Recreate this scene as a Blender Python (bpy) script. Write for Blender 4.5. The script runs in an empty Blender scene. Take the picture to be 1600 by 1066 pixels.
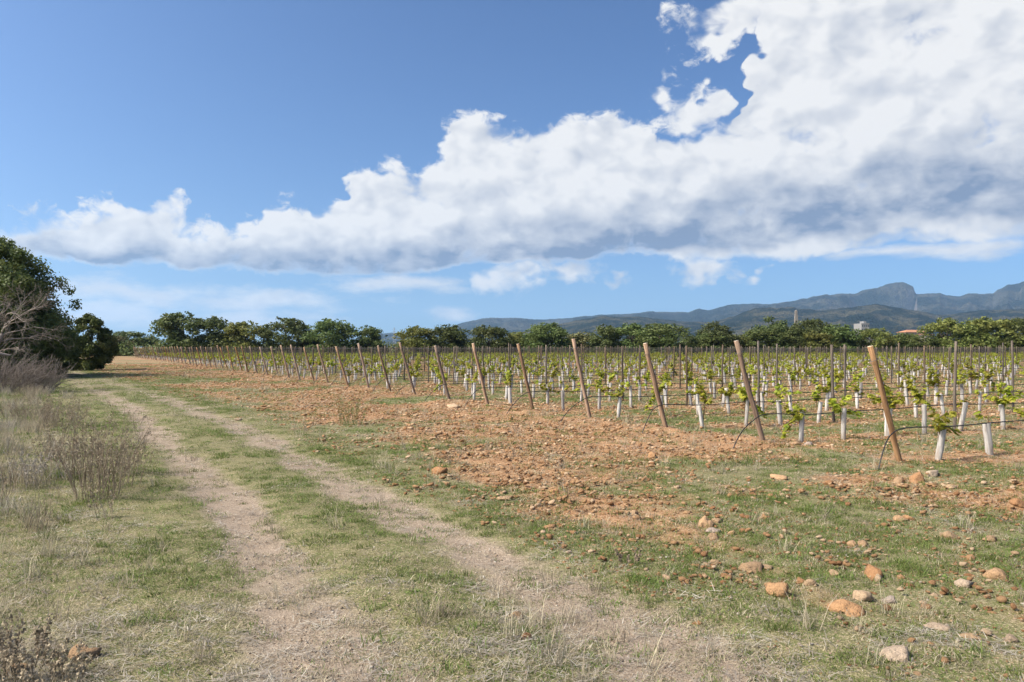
import bpy, math, random
import numpy as np
from mathutils import Vector, Matrix

scene = bpy.context.scene
COL = scene.collection
rng = np.random.default_rng(11)
random.seed(5)

# ---------------------------------------------------------------- camera
CAM_H = 1.6
FOC = 28.0 / 36.0                     # focal length over sensor width
PITCH = math.radians(90.46)
cam_d = bpy.data.cameras.new('camera')
cam_d.lens = 28.0; cam_d.sensor_width = 36.0
cam_d.clip_start = 0.05; cam_d.clip_end = 60000.0
cam = bpy.data.objects.new('camera', cam_d); COL.objects.link(cam)
cam.location = (0, 0, CAM_H); cam.rotation_euler = (PITCH, 0, 0)
scene.camera = cam

# ---------------------------------------------------------------- node helper
class NT:
    def __init__(s, tree): s.t = tree; s.n = tree.nodes; s.l = tree.links
    def new(s, kind, **kw):
        nd = s.n.new(kind)
        for k, v in kw.items(): setattr(nd, k, v)
        return nd
    def put(s, sock, v):
        if v is None: return
        if isinstance(v, bpy.types.NodeSocket): s.l.new(v, sock)
        else: sock.default_value = v
    def m(s, op, a, b=None, c=None, clamp=False):
        nd = s.new('ShaderNodeMath', operation=op, use_clamp=clamp)
        for i, v in enumerate((a, b, c)): s.put(nd.inputs[i], v)
        return nd.outputs[0]
    def v(s, op, a, b=None, sc=None):
        nd = s.new('ShaderNodeVectorMath', operation=op)
        s.put(nd.inputs[0], a); s.put(nd.inputs[1], b)
        if sc is not None: s.put(nd.inputs[3], sc)
        return nd.outputs['Value'] if op in ('LENGTH', 'DOT_PRODUCT', 'DISTANCE') else nd.outputs[0]
    def noise(s, vec, scale, detail=4, rough=.55, dist=0, col=False, lac=2.0):
        nd = s.new('ShaderNodeTexNoise')
        s.put(nd.inputs['Vector'], vec); nd.inputs['Scale'].default_value = scale
        nd.inputs['Detail'].default_value = detail; nd.inputs['Roughness'].default_value = rough
        nd.inputs['Distortion'].default_value = dist; nd.inputs['Lacunarity'].default_value = lac
        return nd.outputs['Color' if col else 'Fac']
    def vor(s, vec, scale, detail=0, rough=.5, feature='F1', out='Distance', rnd=1.0, dim='3D'):
        nd = s.new('ShaderNodeTexVoronoi', feature=feature, voronoi_dimensions=dim)
        s.put(nd.inputs['Vector'], vec); nd.inputs['Scale'].default_value = scale
        nd.inputs['Detail'].default_value = detail; nd.inputs['Roughness'].default_value = rough
        nd.inputs['Randomness'].default_value = rnd
        return nd.outputs[out]
    def ramp(s, f, lo, hi, a=0.0, b=1.0, smooth=True):
        nd = s.new('ShaderNodeMapRange')
        if smooth: nd.interpolation_type = 'SMOOTHSTEP'
        s.put(nd.inputs[0], f)
        for i, v in enumerate((lo, hi, a, b)): s.put(nd.inputs[i + 1], v)
        return nd.outputs[0]
    def mix(s, f, a, b, mode='MIX'):
        nd = s.new('ShaderNodeMix', data_type='RGBA', blend_type=mode)
        s.put(nd.inputs[0], f)
        s.put(nd.inputs[6], a if isinstance(a, bpy.types.NodeSocket) else tuple(a) + (1,) if len(a) == 3 else a)
        s.put(nd.inputs[7], b if isinstance(b, bpy.types.NodeSocket) else tuple(b) + (1,) if len(b) == 3 else b)
        return nd.outputs[2]
    def xyz(s, x, y, z):
        nd = s.new('ShaderNodeCombineXYZ')
        for i, v in enumerate((x, y, z)): s.put(nd.inputs[i], v)
        return nd.outputs[0]
    def sep(s, v):
        nd = s.new('ShaderNodeSeparateXYZ'); s.put(nd.inputs[0], v); return nd.outputs

# ---------------------------------------------------------------- sky with cumulus
SUN_EL = math.radians(46.0)
SUN_AZ = math.radians(-110.0)          # measured from +Y towards +X: the sun stands to the left, a touch behind
SUN_DIR = Vector((math.sin(SUN_AZ) * math.cos(SUN_EL), math.cos(SUN_AZ) * math.cos(SUN_EL), math.sin(SUN_EL)))

def sky_dir(px, py):                  # azimuth and elevation of a spot in the sky, in degrees
    x = (px - 800) / 1244.4; z = (543 - py) / 1244.4
    return math.degrees(math.atan(x)), math.degrees(math.atan(z / math.hypot(1, x)))

def blob(px, py, rx, ry, w=1.0):
    a, e = sky_dir(px, py); x = (px - 800) / 1244.4
    return (a, e, math.degrees(rx / 1244.4) / (1 + x * x), math.degrees(ry / 1244.4) / math.hypot(1, x), w)

AZ0, AZ1, EL1 = -60.0, 60.0, 40.0       # span of the outline curves
TOP = [(-1100, 400), (-500, 372), (-300, 345), (-120, 330), (0, 334), (60, 320), (150, 302), (210, 312), (272, 304), (300, 322), (330, 340), (395, 338), (440, 312), (520, 308), (541, 300), (552, 248), (600, 240), (640, 244),
       (680, 222), (715, 180), (745, 168), (790, 182), (845, 185), (890, 174), (925, 182), (962, 170), (990, 190), (1030, 208), (1060, 214), (1100, 186), (1150, 172), (1165, 150), (1178, 80), (1195, 0), (1240, -60),
       (1340, -110), (1420, -190), (1600, -260), (1900, -200), (2300, 60), (2900, 220)]
BOT = [(-1100, 410), (-500, 408), (-200, 402), (0, 404), (100, 410), (200, 415), (300, 420), (400, 428), (500, 438), (570, 440), (650, 432), (720, 420), (900, 416), (960, 402), (1060, 404), (1120, 410), (1190, 414), (1300, 405),
       (1400, 396), (1500, 390), (1600, 386), (1900, 382), (2300, 390), (2900, 400)]
DARK = [(-1100, 404), (-200, 392), (100, 396), (230, 397), (330, 406), (480, 420), (600, 424), (690, 408), (800, 398), (900, 402), (960, 384), (1060, 378), (1150, 374), (1250, 352), (1350, 326), (1450, 312), (1550, 316), (1650, 330), (2900, 360)]
BLOBS = [blob(*b) for b in ((1150, 32, 100, 64), (1105, 178, 90, 42), (1050, 148, 34, 36), (780, 438, 78, 28), (884, 431, 72, 22), (962, 437, 26, 13), (1112, 425, 44, 22), (1157, 443, 26, 13))]
HOLES = [blob(*b) for b in ((1290, 104, 34, 30), (1180, 118, 44, 40))]

def curve(nt, az, pts):
    nd = nt.new('ShaderNodeFloatCurve'); c = nd.mapping.curves[0]
    P = [((sky_dir(x, y)[0] - AZ0) / (AZ1 - AZ0), (sky_dir(x, y)[1] + 2) / (EL1 + 2)) for x, y in pts]
    P = [p for p in P if 0 <= p[0] <= 1]
    c.points[0].location = P[0]; c.points[-1].location = P[-1]
    for p in P[1:-1]: c.points.new(*p)
    nd.mapping.extend = 'HORIZONTAL'; nd.mapping.update()
    nt.put(nd.inputs['Value'], nt.m('DIVIDE', nt.m('SUBTRACT', az, AZ0), AZ1 - AZ0))
    return nt.m('SUBTRACT', nt.m('MULTIPLY', nd.outputs[0], EL1 + 2), 2.0)
def union(nt, P, blobs):              # soft union of ellipses: 1 in the middle, 0 on the rim
    out = None
    for a, e, ra, re, w in blobs:
        f = nt.m('SUBTRACT', 1.0, nt.v('LENGTH', nt.v('MULTIPLY', nt.v('SUBTRACT', P, (a, e, 0)), (1 / ra, 1 / re, 0))))
        out = f if out is None else nt.m('MAXIMUM', out, f)
    return out

world = bpy.data.worlds.new('World'); scene.world = world; world.use_nodes = True
wt = NT(world.node_tree); world.node_tree.nodes.clear()
wout = wt.new('ShaderNodeOutputWorld')
sky = wt.new('ShaderNodeTexSky', sky_type='NISHITA')
sky.sun_disc = False; sky.sun_elevation = SUN_EL; sky.sun_rotation = SUN_AZ
sky.altitude = 0; sky.air_density = 1.0; sky.dust_density = 3.0; sky.ozone_density = 1.5
tc = wt.new('ShaderNodeTexCoord').outputs['Generated']
wt.l.new(wt.v('NORMALIZE', wt.v('ADD', tc, (0, 0, .10))), sky.inputs[0])
bg = wt.new('ShaderNodeBackground'); gam = wt.new('ShaderNodeGamma'); gam.inputs[1].default_value = 1.7
wt.l.new(wt.mix(1.0, sky.outputs[0], (.1245, .128, .1255), 'MULTIPLY'), gam.inputs[0])
wt.l.new(wt.v('SCALE', gam.outputs[0], None, 21.5), bg.inputs[0]); bg.inputs[1].default_value = .12

dx, dy, dz = wt.sep(tc)
AZ = wt.m('MULTIPLY', wt.m('ARCTAN2', dx, dy), 57.29578); EL = wt.m('MULTIPLY', wt.m('ARCSINE', dz), 57.29578)
q = wt.v('MULTIPLY', tc, (1, 1, 1.35))
w1 = wt.v('SUBTRACT', wt.noise(q, 8.0, 1, .5, col=True), (.5, .5, .5))
w2 = wt.v('SUBTRACT', wt.noise(q, 27.0, 2, .55, col=True), (.5, .5, .5))
W = wt.v('ADD', wt.v('MULTIPLY', w1, (4.5, 2.6, 0)), wt.v('MULTIPLY', w2, (3.0, 2.2, 0)))
WX, WY, _ = wt.sep(W)
AZW = wt.m('ADD', AZ, WX); ELW = wt.m('ADD', EL, WY)
PW = wt.xyz(AZW, ELW, 0)
top = curve(wt, AZW, TOP); bot = curve(wt, AZW, BOT); drk = curve(wt, AZW, DARK)
def bank(ox, oy):                      # how deep inside the bank: positive inside, 0 at its outline
    u = wt.m('DIVIDE', wt.m('SUBTRACT', top, wt.m('ADD', ELW, oy)), 2.6)
    l = wt.m('DIVIDE', wt.m('SUBTRACT', wt.m('ADD', EL, wt.m('MULTIPLY', WY, .45)), bot), .9)
    return wt.m('MINIMUM', u, l)
E = bank(0, 0)
E = wt.m('MAXIMUM', E, wt.m('MULTIPLY', union(wt, wt.v('ADD', PW, wt.v('MULTIPLY', w2, (.6, .4, 0))), BLOBS), .85))
Hh = wt.ramp(union(wt, wt.v('ADD', PW, wt.v('MULTIPLY', w2, (5.0, 5.0, 0))), HOLES), -.9, .9, 0, .9)
E = wt.m('SUBTRACT', E, Hh)
E = wt.m('ADD', wt.m('MAXIMUM', wt.m('MINIMUM', wt.m('MULTIPLY', E, .95), .72), -1.2), .10)
def billow(v, v2, det):                    # bumpy cells plus wisps
    b_ = wt.m('SUBTRACT', .42, wt.vor(v2, 17.0 / 57.3, 2, .5, feature='SMOOTH_F1', dim='2D'))
    f_ = wt.m('SUBTRACT', wt.noise(v, 13.0, det, .60, dist=.25), .5)
    return wt.m('ADD', wt.m('MULTIPLY', b_, .60), wt.m('MULTIPLY', f_, 1.5))
qq = wt.v('ADD', q, wt.v('SCALE', w2, None, .03))
q2 = wt.v('ADD', wt.xyz(AZ, wt.m('MULTIPLY', EL, 1.35), 0), wt.v('MULTIPLY', w2, (1.7, 1.7, 0)))
n0 = billow(qq, q2, 7)
SO = tuple(v * .022 for v in SUN_DIR); SO = (SO[0], SO[1], SO[2] * 1.35)
n1 = billow(wt.v('ADD', qq, SO), wt.v('ADD', q2, (-.9, 1.25, 0)), 3)
f2 = wt.m('SUBTRACT', wt.noise(qq, 46.0, 7, .66), .5)
rim = wt.ramp(wt.m('ABSOLUTE', wt.m('SUBTRACT', E, .08)), .05, .6, 1.35, .16)
n0f = wt.m('ADD', n0, wt.m('MULTIPLY', f2, rim))
D = wt.m('ADD', E, n0f)
edge = wt.ramp(wt.m('SUBTRACT', ELW, bot), .3, 2.5, .75, .40)
alpha = wt.ramp(D, .0, edge)
THIN = [blob(*b) for b in ((190, 455, 190, 28), (400, 470, 170, 26), (110, 490, 230, 34), (330, 500, 200, 24), (1450, 398, 220, 12), (640, 442, 130, 14), (700, 488, 46, 14), (-300, 470, 250, 30))]
T = union(wt, wt.v('ADD', wt.xyz(AZ, EL, 0), wt.v('MULTIPLY', w1, (5.0, 2.4, 0))), THIN)
T = wt.m('ADD', T, wt.m('MULTIPLY', wt.m('SUBTRACT', wt.noise(wt.v('MULTIPLY', tc, (1, 1, 3.0)), 15.0, 6, .6), .5), 2.6))
wisp = wt.m('MULTIPLY', wt.ramp(T, -.25, .95), .9)
rel = wt.m('SUBTRACT', billow(qq, q2, 3), n1)         # thinner towards the sun: a lit flank
lit = wt.m('ADD', .92, wt.m('MULTIPLY', rel, .70))
hgt = wt.m('SUBTRACT', ELW, drk)       # degrees above the darkest part of the underside
below = wt.ramp(AZ, -20.0, 30.0, .85, 1.7, smooth=False); above = wt.ramp(AZ, -25.0, 32.0, 1.5, 4.6, smooth=False)
dk = wt.m('MULTIPLY', wt.ramp(wt.m('DIVIDE', hgt, above), 1.3, 0.0), wt.ramp(wt.m('DIVIDE', hgt, below), -1.2, -.2))
dk = wt.m('MULTIPLY', dk, wt.ramp(D, .10, .75))
dk = wt.m('MULTIPLY', dk, wt.ramp(wt.noise(wt.v('MULTIPLY', tc, (1, 1, 2.6)), 13.0, 6, .6), .28, .68, .45, 1.2, smooth=False))
lit = wt.m('SUBTRACT', lit, wt.m('MULTIPLY', dk, .92))
soft = wt.m('MULTIPLY', wt.ramp(wt.noise(q, 9.0, 3, .5), .52, .75), .22)
lit = wt.m('SUBTRACT', lit, wt.m('MULTIPLY', soft, wt.ramp(D, .3, .8)))
lit = wt.ramp(lit, 0.0, 1.0, 0, 1, smooth=False)
lit = wt.m('MAXIMUM', lit, wt.m('MULTIPLY', wt.ramp(D, .25, 0.0), .86))
ccol = wt.mix(lit, (.24, .32, .475), (.95, .95, .95))
cbg = wt.new('ShaderNodeBackground'); wt.l.new(ccol, cbg.inputs[0]); cbg.inputs[1].default_value = 1.0
cov = wt.m('MULTIPLY', wt.m('MAXIMUM', alpha, wisp), wt.ramp(dz, 0.0, .03))
mxs = wt.new('ShaderNodeMixShader'); wt.l.new(cov, mxs.inputs[0]); wt.l.new(bg.outputs[0], mxs.inputs[1]); wt.l.new(cbg.outputs[0], mxs.inputs[2])
wt.l.new(mxs.outputs[0], wout.inputs[0])
world.cycles.sampling_method = 'MANUAL'; world.cycles.sample_map_resolution = 512

# ---------------------------------------------------------------- sun and exposure
sun_d = bpy.data.lights.new('sun', 'SUN'); sun_d.energy = 4.7; sun_d.angle = math.radians(.53); sun_d.color = (1.0, .955, .89)
sun = bpy.data.objects.new('sun', sun_d); COL.objects.link(sun)
sun.rotation_euler = (-SUN_DIR).to_track_quat('-Z', 'Y').to_euler()
scene.view_settings.view_transform = 'Standard'; scene.view_settings.look = 'None'
scene.view_settings.exposure = -0.04; scene.view_settings.gamma = 1.0
scene.view_settings.use_curve_mapping = False
scene.cycles.use_denoising = True
scene.cycles.max_bounces = 5; scene.cycles.diffuse_bounces = 2; scene.cycles.transparent_max_bounces = 6

# ================================================================ helpers
def tag(o, label=None, cat=None, group=None, kind=None):
    for k, v in (('label', label), ('category', cat), ('group', group), ('kind', kind)):
        if v: o[k] = v
    return o
def link(o, parent=None):
    COL.objects.link(o)
    if parent is not None: o.parent = parent
    return o
def empty(name, loc=(0, 0, 0), rz=0.0):
    o = bpy.data.objects.new(name, None); o.location = loc; o.rotation_euler = (0, 0, rz); o.empty_display_size = .1
    return link(o)
def np_mesh(name, V, F, mats=(), smooth=True, midx=None):
    """F: (n,3) or (n,4) int array, or a list of index lists"""
    me = bpy.data.meshes.new(name)
    V = np.asarray(V, dtype=np.float32).reshape(-1, 3)
    if isinstance(F, np.ndarray):
        k = F.shape[1]; n = len(F)
        me.vertices.add(len(V)); me.vertices.foreach_set('co', V.ravel())
        me.loops.add(n * k); me.loops.foreach_set('vertex_index', F.astype(np.int32).ravel())
        me.polygons.add(n); me.polygons.foreach_set('loop_start', np.arange(0, n * k, k, dtype=np.int32))
        me.update(calc_edges=True)
    else:
        me.from_pydata([tuple(v) for v in V], [], F)
    if smooth: me.polygons.foreach_set('use_smooth', np.ones(len(me.polygons), dtype=bool))
    if midx is not None: me.polygons.foreach_set('material_index', np.asarray(midx, dtype=np.int32))
    for m in mats: me.materials.append(m)
    me.update()
    return me
class MB:
    """collects tubes and polygons into one mesh"""
    def __init__(s): s.V = []; s.F = []; s.M = []
    def add(s, V, F, m=0):
        o = len(s.V); s.V += [tuple(v) for v in V]; s.F += [[i + o for i in f] for f in F]; s.M += [m] * len(F)
    def tube(s, pts, rad, n=6, m=0, cap=False, capm=None, squash=None):
        pts = [Vector(p) for p in pts]; rings = []; o = len(s.V)
        up = None
        for i, p in enumerate(pts):
            t = (pts[min(i + 1, len(pts) - 1)] - pts[max(i - 1, 0)])
            if t.length < 1e-9: t = Vector((0, 0, 1))
            t.normalize()
            if up is None: up = t.orthogonal().normalized()
            a = (up - t * up.dot(t))
            a = a.normalized() if a.length > 1e-6 else t.orthogonal().normalized()
            up = a; b = t.cross(a)
            r = rad[i] if hasattr(rad, '__len__') else rad
            for k in range(n):
                w = 2 * math.pi * k / n
                s.V.append(tuple(p + (a * math.cos(w) + b * math.sin(w)) * r))
        for i in range(len(pts) - 1):
            for k in range(n):
                s.F.append([o + i * n + k, o + i * n + (k + 1) % n, o + (i + 1) * n + (k + 1) % n, o + (i + 1) * n + k]); s.M.append(m)
        if cap:
            s.F.append([o + (len(pts) - 1) * n + k for k in range(n)]); s.M.append(m if capm is None else capm)
    def box(s, c, d, m=0):
        x, y, z = c; a, b, e = d[0] / 2, d[1] / 2, d[2] / 2
        V = [(x - a, y - b, z - e), (x + a, y - b, z - e), (x + a, y + b, z - e), (x - a, y + b, z - e),
             (x - a, y - b, z + e), (x + a, y - b, z + e), (x + a, y + b, z + e), (x - a, y + b, z + e)]
        s.add(V, [[0, 3, 2, 1], [4, 5, 6, 7], [0, 1, 5, 4], [1, 2, 6, 5], [2, 3, 7, 6], [3, 0, 4, 7]], m)
    def mesh(s, name, mats, smooth=True):
        return np_mesh(name, s.V, s.F, mats, smooth, s.M)
    def obj(s, name, mats, parent=None, smooth=True):
        return link(bpy.data.objects.new(name, s.mesh(name, mats, smooth)), parent)

# hashed value noise on numpy arrays
def vnoise(x, y, seed=0):
    xi = np.floor(x).astype(np.int64); yi = np.floor(y).astype(np.int64)
    fx = x - xi; fy = y - yi; fx = fx * fx * (3 - 2 * fx); fy = fy * fy * (3 - 2 * fy)
    def h(i, j):
        n = (i * 374761393 + j * 668265263 + seed * 974634777) & 0xffffffff
        n = ((n ^ (n >> 13)) * 1274126177) & 0xffffffff
        return ((n ^ (n >> 16)) & 0xffff) / 65535.0
    return (h(xi, yi) * (1 - fx) + h(xi + 1, yi) * fx) * (1 - fy) + (h(xi, yi + 1) * (1 - fx) + h(xi + 1, yi + 1) * fx) * fy
def fbm(x, y, sc, oct=4, seed=0, rough=.5):
    a = 1.0; t = 0.0; n = 0.0; f = sc
    for o in range(oct):
        t = t + a * vnoise(x * f + 17.3 * o, y * f - 9.1 * o, seed + o); n += a; a *= rough; f *= 2.03
    return t / n
def sstep(x, a, b):
    t = np.clip((x - a) / (b - a), 0, 1); return t * t * (3 - 2 * t)

# ---------------------------------------------------------------- materials
def mat(name, rough=.9, spec=.2):
    m = bpy.data.materials.new(name); m.use_nodes = True
    nt = NT(m.node_tree); b = m.node_tree.nodes['Principled BSDF']
    b.inputs['Roughness'].default_value = rough; b.inputs['Specular IOR Level'].default_value = spec
    return m, nt, b
def bump(nt, b, h, dist=.01, strength=1.0):
    nd = nt.new('ShaderNodeBump'); nd.inputs['Strength'].default_value = strength; nd.inputs['Distance'].default_value = dist
    nt.l.new(h, nd.inputs['Height']); nt.l.new(nd.outputs[0], b.inputs['Normal'])
def leaf_mat(name, c1, c2, c3=None, trans=.35, rough=.55, spec=.25, clump=1.2, per_inst=False, space='Object'):
    """leaf colour: varies leaf by leaf and in larger clumps; a share of the light passes through"""
    m, nt, b = mat(name, rough, spec)
    geo = nt.new('ShaderNodeNewGeometry'); tcn = nt.new('ShaderNodeTexCoord'); oi = nt.new('ShaderNodeObjectInfo')
    r = geo.outputs['Random Per Island']
    col = nt.mix(r, c1, c2)
    if c3:
        n = nt.noise(tcn.outputs[space], clump, 3, .6)
        col = nt.mix(nt.ramp(n, .42, .68), col, c3)
    v = nt.m('MULTIPLY_ADD', oi.outputs['Random'], .5, .75)
    hsv = nt.new('ShaderNodeHueSaturation'); nt.l.new(col, hsv.inputs['Color']); nt.l.new(v, hsv.inputs['Value'])
    nt.l.new(nt.m('MULTIPLY_ADD', oi.outputs['Random'], .03, .485), hsv.inputs['Hue'])
    nt.l.new(hsv.outputs[0], b.inputs['Base Color'])
    tr = nt.new('ShaderNodeBsdfTranslucent'); nt.l.new(hsv.outputs[0], tr.inputs[0])
    mx = nt.new('ShaderNodeMixShader'); mx.inputs[0].default_value = trans
    nt.l.new(b.outputs[0], mx.inputs[1]); nt.l.new(tr.outputs[0], mx.inputs[2])
    nt.l.new(mx.outputs[0], m.node_tree.nodes['Material Output'].inputs[0])
    return m

# ================================================================ lie of the land
RO = np.array((5.33, 10.9)); RD = np.array((.91, .415)); RC = np.array((-.49, .872)); ROW_GAP = 2.45
ROW_INV = np.linalg.inv(np.stack([RD, RC], 1))
RUT_L = np.array([(-.35, 2.6), (-.62, 3.4), (-.98, 4.2), (-1.32, 4.9), (-1.78, 5.9), (-2.60, 7.7), (-3.85, 10.0), (-5.87, 13.5), (-9.8, 20.5), (-16.6, 31.5), (-26, 46), (-40, 68)])
RUT_R = np.array([(1.42, 2.6), (1.08, 3.4), (.76, 4.3), (.40, 5.0), (-.02, 5.75), (-.56, 6.9), (-1.32, 8.2), (-2.25, 9.85), (-4.55, 14.4), (-8.2, 20.5), (-14.6, 31.0), (-24, 45), (-38, 67)])
def path_dist(x, y, path):
    best = np.full(x.shape, 1e9); side = np.zeros(x.shape)
    for (ax, ay), (bx, by) in zip(path[:-1], path[1:]):
        dx, dy = bx - ax, by - ay; L2 = dx * dx + dy * dy
        t = np.clip(((x - ax) * dx + (y - ay) * dy) / L2, 0, 1)
        d = np.hypot(x - ax - t * dx, y - ay - t * dy)
        m = d < best
        side = np.where(m, np.sign((x - ax) * dy - (y - ay) * dx), side); best = np.where(m, d, best)
    return best, side                       # side +1: right of the path going away
def zones(x, y):
    """masks of the ground cover"""
    wob = (fbm(x, y, .9, 3, 3) - .5) * .5
    dl, sl = path_dist(x, y, RUT_L); dr, sr = path_dist(x, y, RUT_R)
    wr = .25 + .12 * (fbm(x, y, .35, 2, 8) - .5) + .10 * (1 - sstep(y, 4.0, 7.0))
    rut = np.maximum(1 - sstep(dl + wob * .7, wr * .25, wr * 2.2), (1 - sstep(dr + wob * .7, wr * .25, wr * 2.2)) * .9)
    rut = rut * (.92 + .08 * sstep(y, 4.0, 7.5)) * (.72 + .28 * sstep(fbm(x, y, 1.1, 3, 77), .35, .6))
    right = np.where(sr > 0, dr, -dr)       # distance to the right of the right rut
    left = np.where(sl < 0, dl, -dl)
    s = (x - RO[0]) * ROW_INV[0, 0] + (y - RO[1]) * ROW_INV[0, 1]; t = (x - RO[0]) * ROW_INV[1, 0] + (y - RO[1]) * ROW_INV[1, 1]
    strip = sstep(right + wob * 2.0, .7, 1.9)
    n = fbm(x, y, .33, 4, 21)
    # loose red earth: between the track and the posts, greener again towards the camera on the right
    green_br = sstep(-(t + .25 * s), 1.8, 6.0)
    soil = strip * np.clip(.70 - .32 * green_br + (n - .5) * 3.6, 0, 1)
    soil = np.clip(soil + .7 * np.exp(-((s + .9) / 1.5) ** 2) * strip * sstep(n, .32, .5), 0, 1)
    inrow = sstep(s, .3, 2.2)
    rowd = np.abs((t / ROW_GAP + .5) % 1.0 - .5) * ROW_GAP
    tilled = (1 - sstep(rowd, .25, .7)) * .55 + .25
    soil = soil * (1 - inrow) + inrow * np.clip(tilled + (n - .5) * 1.4, 0, 1)
    return dict(rut=np.clip(rut, 0, 1), right=right, left=left, s=s, t=t, soil=np.clip(soil, 0, 1), strip=strip, n=n, inrow=inrow)
def height(x, y, z=None, fine=True):
    z = z or zones(x, y)
    near = np.clip(2 - np.hypot(x, y) / 80, 0, 1)
    h = (fbm(x, y, .12, 2, 5) - .5) * .10
    h = h - .045 * z['rut']
    h = h + z['soil'] * (fbm(x, y, 2.2, 3, 40) - .5) * .10
    if fine: h = h + (fbm(x, y, 7.0, 2, 44) - .5) * (.014 + .045 * z['soil'])
    berm = np.exp(-((z['s'] + .1) / .55) ** 2) * .05
    return (h + berm) * near
def ground_pt(px, py):                 # where a spot of the photograph's ground lies (flat ground)
    d = CAM_H * 1244.4 / (py - 543.0); return (px - 800) / 1244.4 * d, d

# ---------------------------------------------------------------- ground sheet
def spaced(lo, hi, step, far, g=1.12):
    c = list(np.arange(lo, hi + 1e-6, step)); a = [lo]; st = step
    while a[-1] > -far: st *= g; a.append(a[-1] - st)
    b = [hi]; st = step
    while b[-1] < far: st *= g; b.append(b[-1] + st)
    return np.array(sorted(set(a[1:] + c + b[1:])))
gx = spaced(-7.5, 9.0, .05, 14000, 1.06); gy = spaced(2.6, 16.0, .05, 14000, 1.05)
gy = gy[gy > -14000]
GX, GY = np.meshgrid(gx, gy); fx_, fy_ = GX.ravel(), GY.ravel()
Z = zones(fx_, fy_)
gh = height(fx_, fy_, Z); 
nx_, ny_ = len(gx), len(gy)
ii = (np.arange(ny_ - 1)[:, None] * nx_ + np.arange(nx_ - 1)[None, :]).ravel()
GF = np.stack([ii, ii + 1, ii + nx_ + 1, ii + nx_], 1)
GV = np.stack([fx_, fy_, gh], 1)
GH = gh.reshape(ny_, nx_)
def gzv(x, y):                         # height of the ground sheet
    x = np.asarray(x, float); y = np.asarray(y, float)
    i = np.clip(np.searchsorted(gx, x) - 1, 0, nx_ - 2); j = np.clip(np.searchsorted(gy, y) - 1, 0, ny_ - 2)
    u = (x - gx[i]) / (gx[i + 1] - gx[i]); v = (y - gy[j]) / (gy[j + 1] - gy[j])
    return (GH[j, i] * (1 - u) + GH[j, i + 1] * u) * (1 - v) + (GH[j + 1, i] * (1 - u) + GH[j + 1, i + 1] * u) * v
def gz(x, y): return float(gzv(x, y))
corridor = (np.maximum(-Z['right'], 0) < 1.0e9) & (Z['right'] < .32) & (Z['left'] < .32) & (fy_ > 2.0) & (fy_ < 66)
fc = corridor[GF].all(1)

m_ground, nt, b = mat('earth_and_turf', .95, .1)
tcn = nt.new('ShaderNodeTexCoord').outputs['Object']
def attr(nt, name):
    nd = nt.new('ShaderNodeAttribute'); nd.attribute_name = name; return nd.outputs['Fac']
n1 = nt.noise(tcn, .45, 5, .6); n2 = nt.noise(tcn, 6.0, 6, .65); n3 = nt.noise(tcn, 55.0, 4, .6); n4 = nt.noise(tcn, 1.6, 5, .6)
rr = nt.m('ADD', attr(nt, 'rut'), nt.m('MULTIPLY', nt.m('SUBTRACT', n2, .5), .5))
ss = nt.m('ADD', attr(nt, 'soil'), nt.m('MULTIPLY', nt.m('SUBTRACT', n4, .5), .9))
n5 = nt.noise(tcn, 140.0, 3, .65)
earth = nt.mix(nt.ramp(n2, .35, .7), (.235, .128, .062), (.335, .21, .115))
earth = nt.mix(nt.ramp(n3, .45, .7), earth, (.43, .31, .19))
earth = nt.mix(nt.ramp(n5, .50, .64), earth, (.16, .085, .042))
turf = nt.mix(nt.ramp(n2, .35, .65), (.10, .125, .038), (.20, .185, .09))
turf = nt.mix(nt.ramp(n3, .45, .65), turf, (.36, .30, .19))
turf = nt.mix(nt.ramp(n5, .46, .60), turf, (.085, .075, .038))
pale = nt.mix(nt.ramp(n2, .3, .7), (.235, .185, .135), (.31, .255, .195))
pale = nt.mix(nt.ramp(n3, .48, .68), pale, (.42, .36, .28))
pale = nt.mix(nt.ramp(n5, .46, .60), pale, (.16, .12, .08))
far_c = nt.mix(nt.ramp(nt.noise(tcn, .012, 4, .6), .4, .6), (.10, .12, .05), (.24, .20, .11))
col = nt.mix(nt.ramp(ss, .25, .75), turf, earth)
col = nt.mix(nt.ramp(rr, .25, .8), col, pale)
col = nt.mix(attr(nt, 'far'), col, far_c)
nt.l.new(col, b.inputs['Base Color'])
bump(nt, b, nt.m('ADD', nt.m('MULTIPLY', n3, .5), nt.m('MULTIPLY', n2, 1.2)), .02, .9)
def ground_part(name, F):
    used = np.unique(F); remap = np.full(len(GV), -1, dtype=np.int64); remap[used] = np.arange(len(used))
    me = np_mesh(name, GV[used], remap[F], [m_ground])
    far = sstep(np.hypot(fx_, fy_), 135, 200)
    for k, arr in (('rut', Z['rut']), ('soil', Z['soil']), ('far', far)):
        a = me.attributes.new(k, 'FLOAT', 'POINT'); a.data.foreach_set('value', arr[used].astype(np.float32))
    o = link(bpy.data.objects.new(name, me)); o['kind'] = 'structure'; return o
ground_part('ground', GF[~fc])
ground_part('dirt_track', GF[fc])

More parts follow.
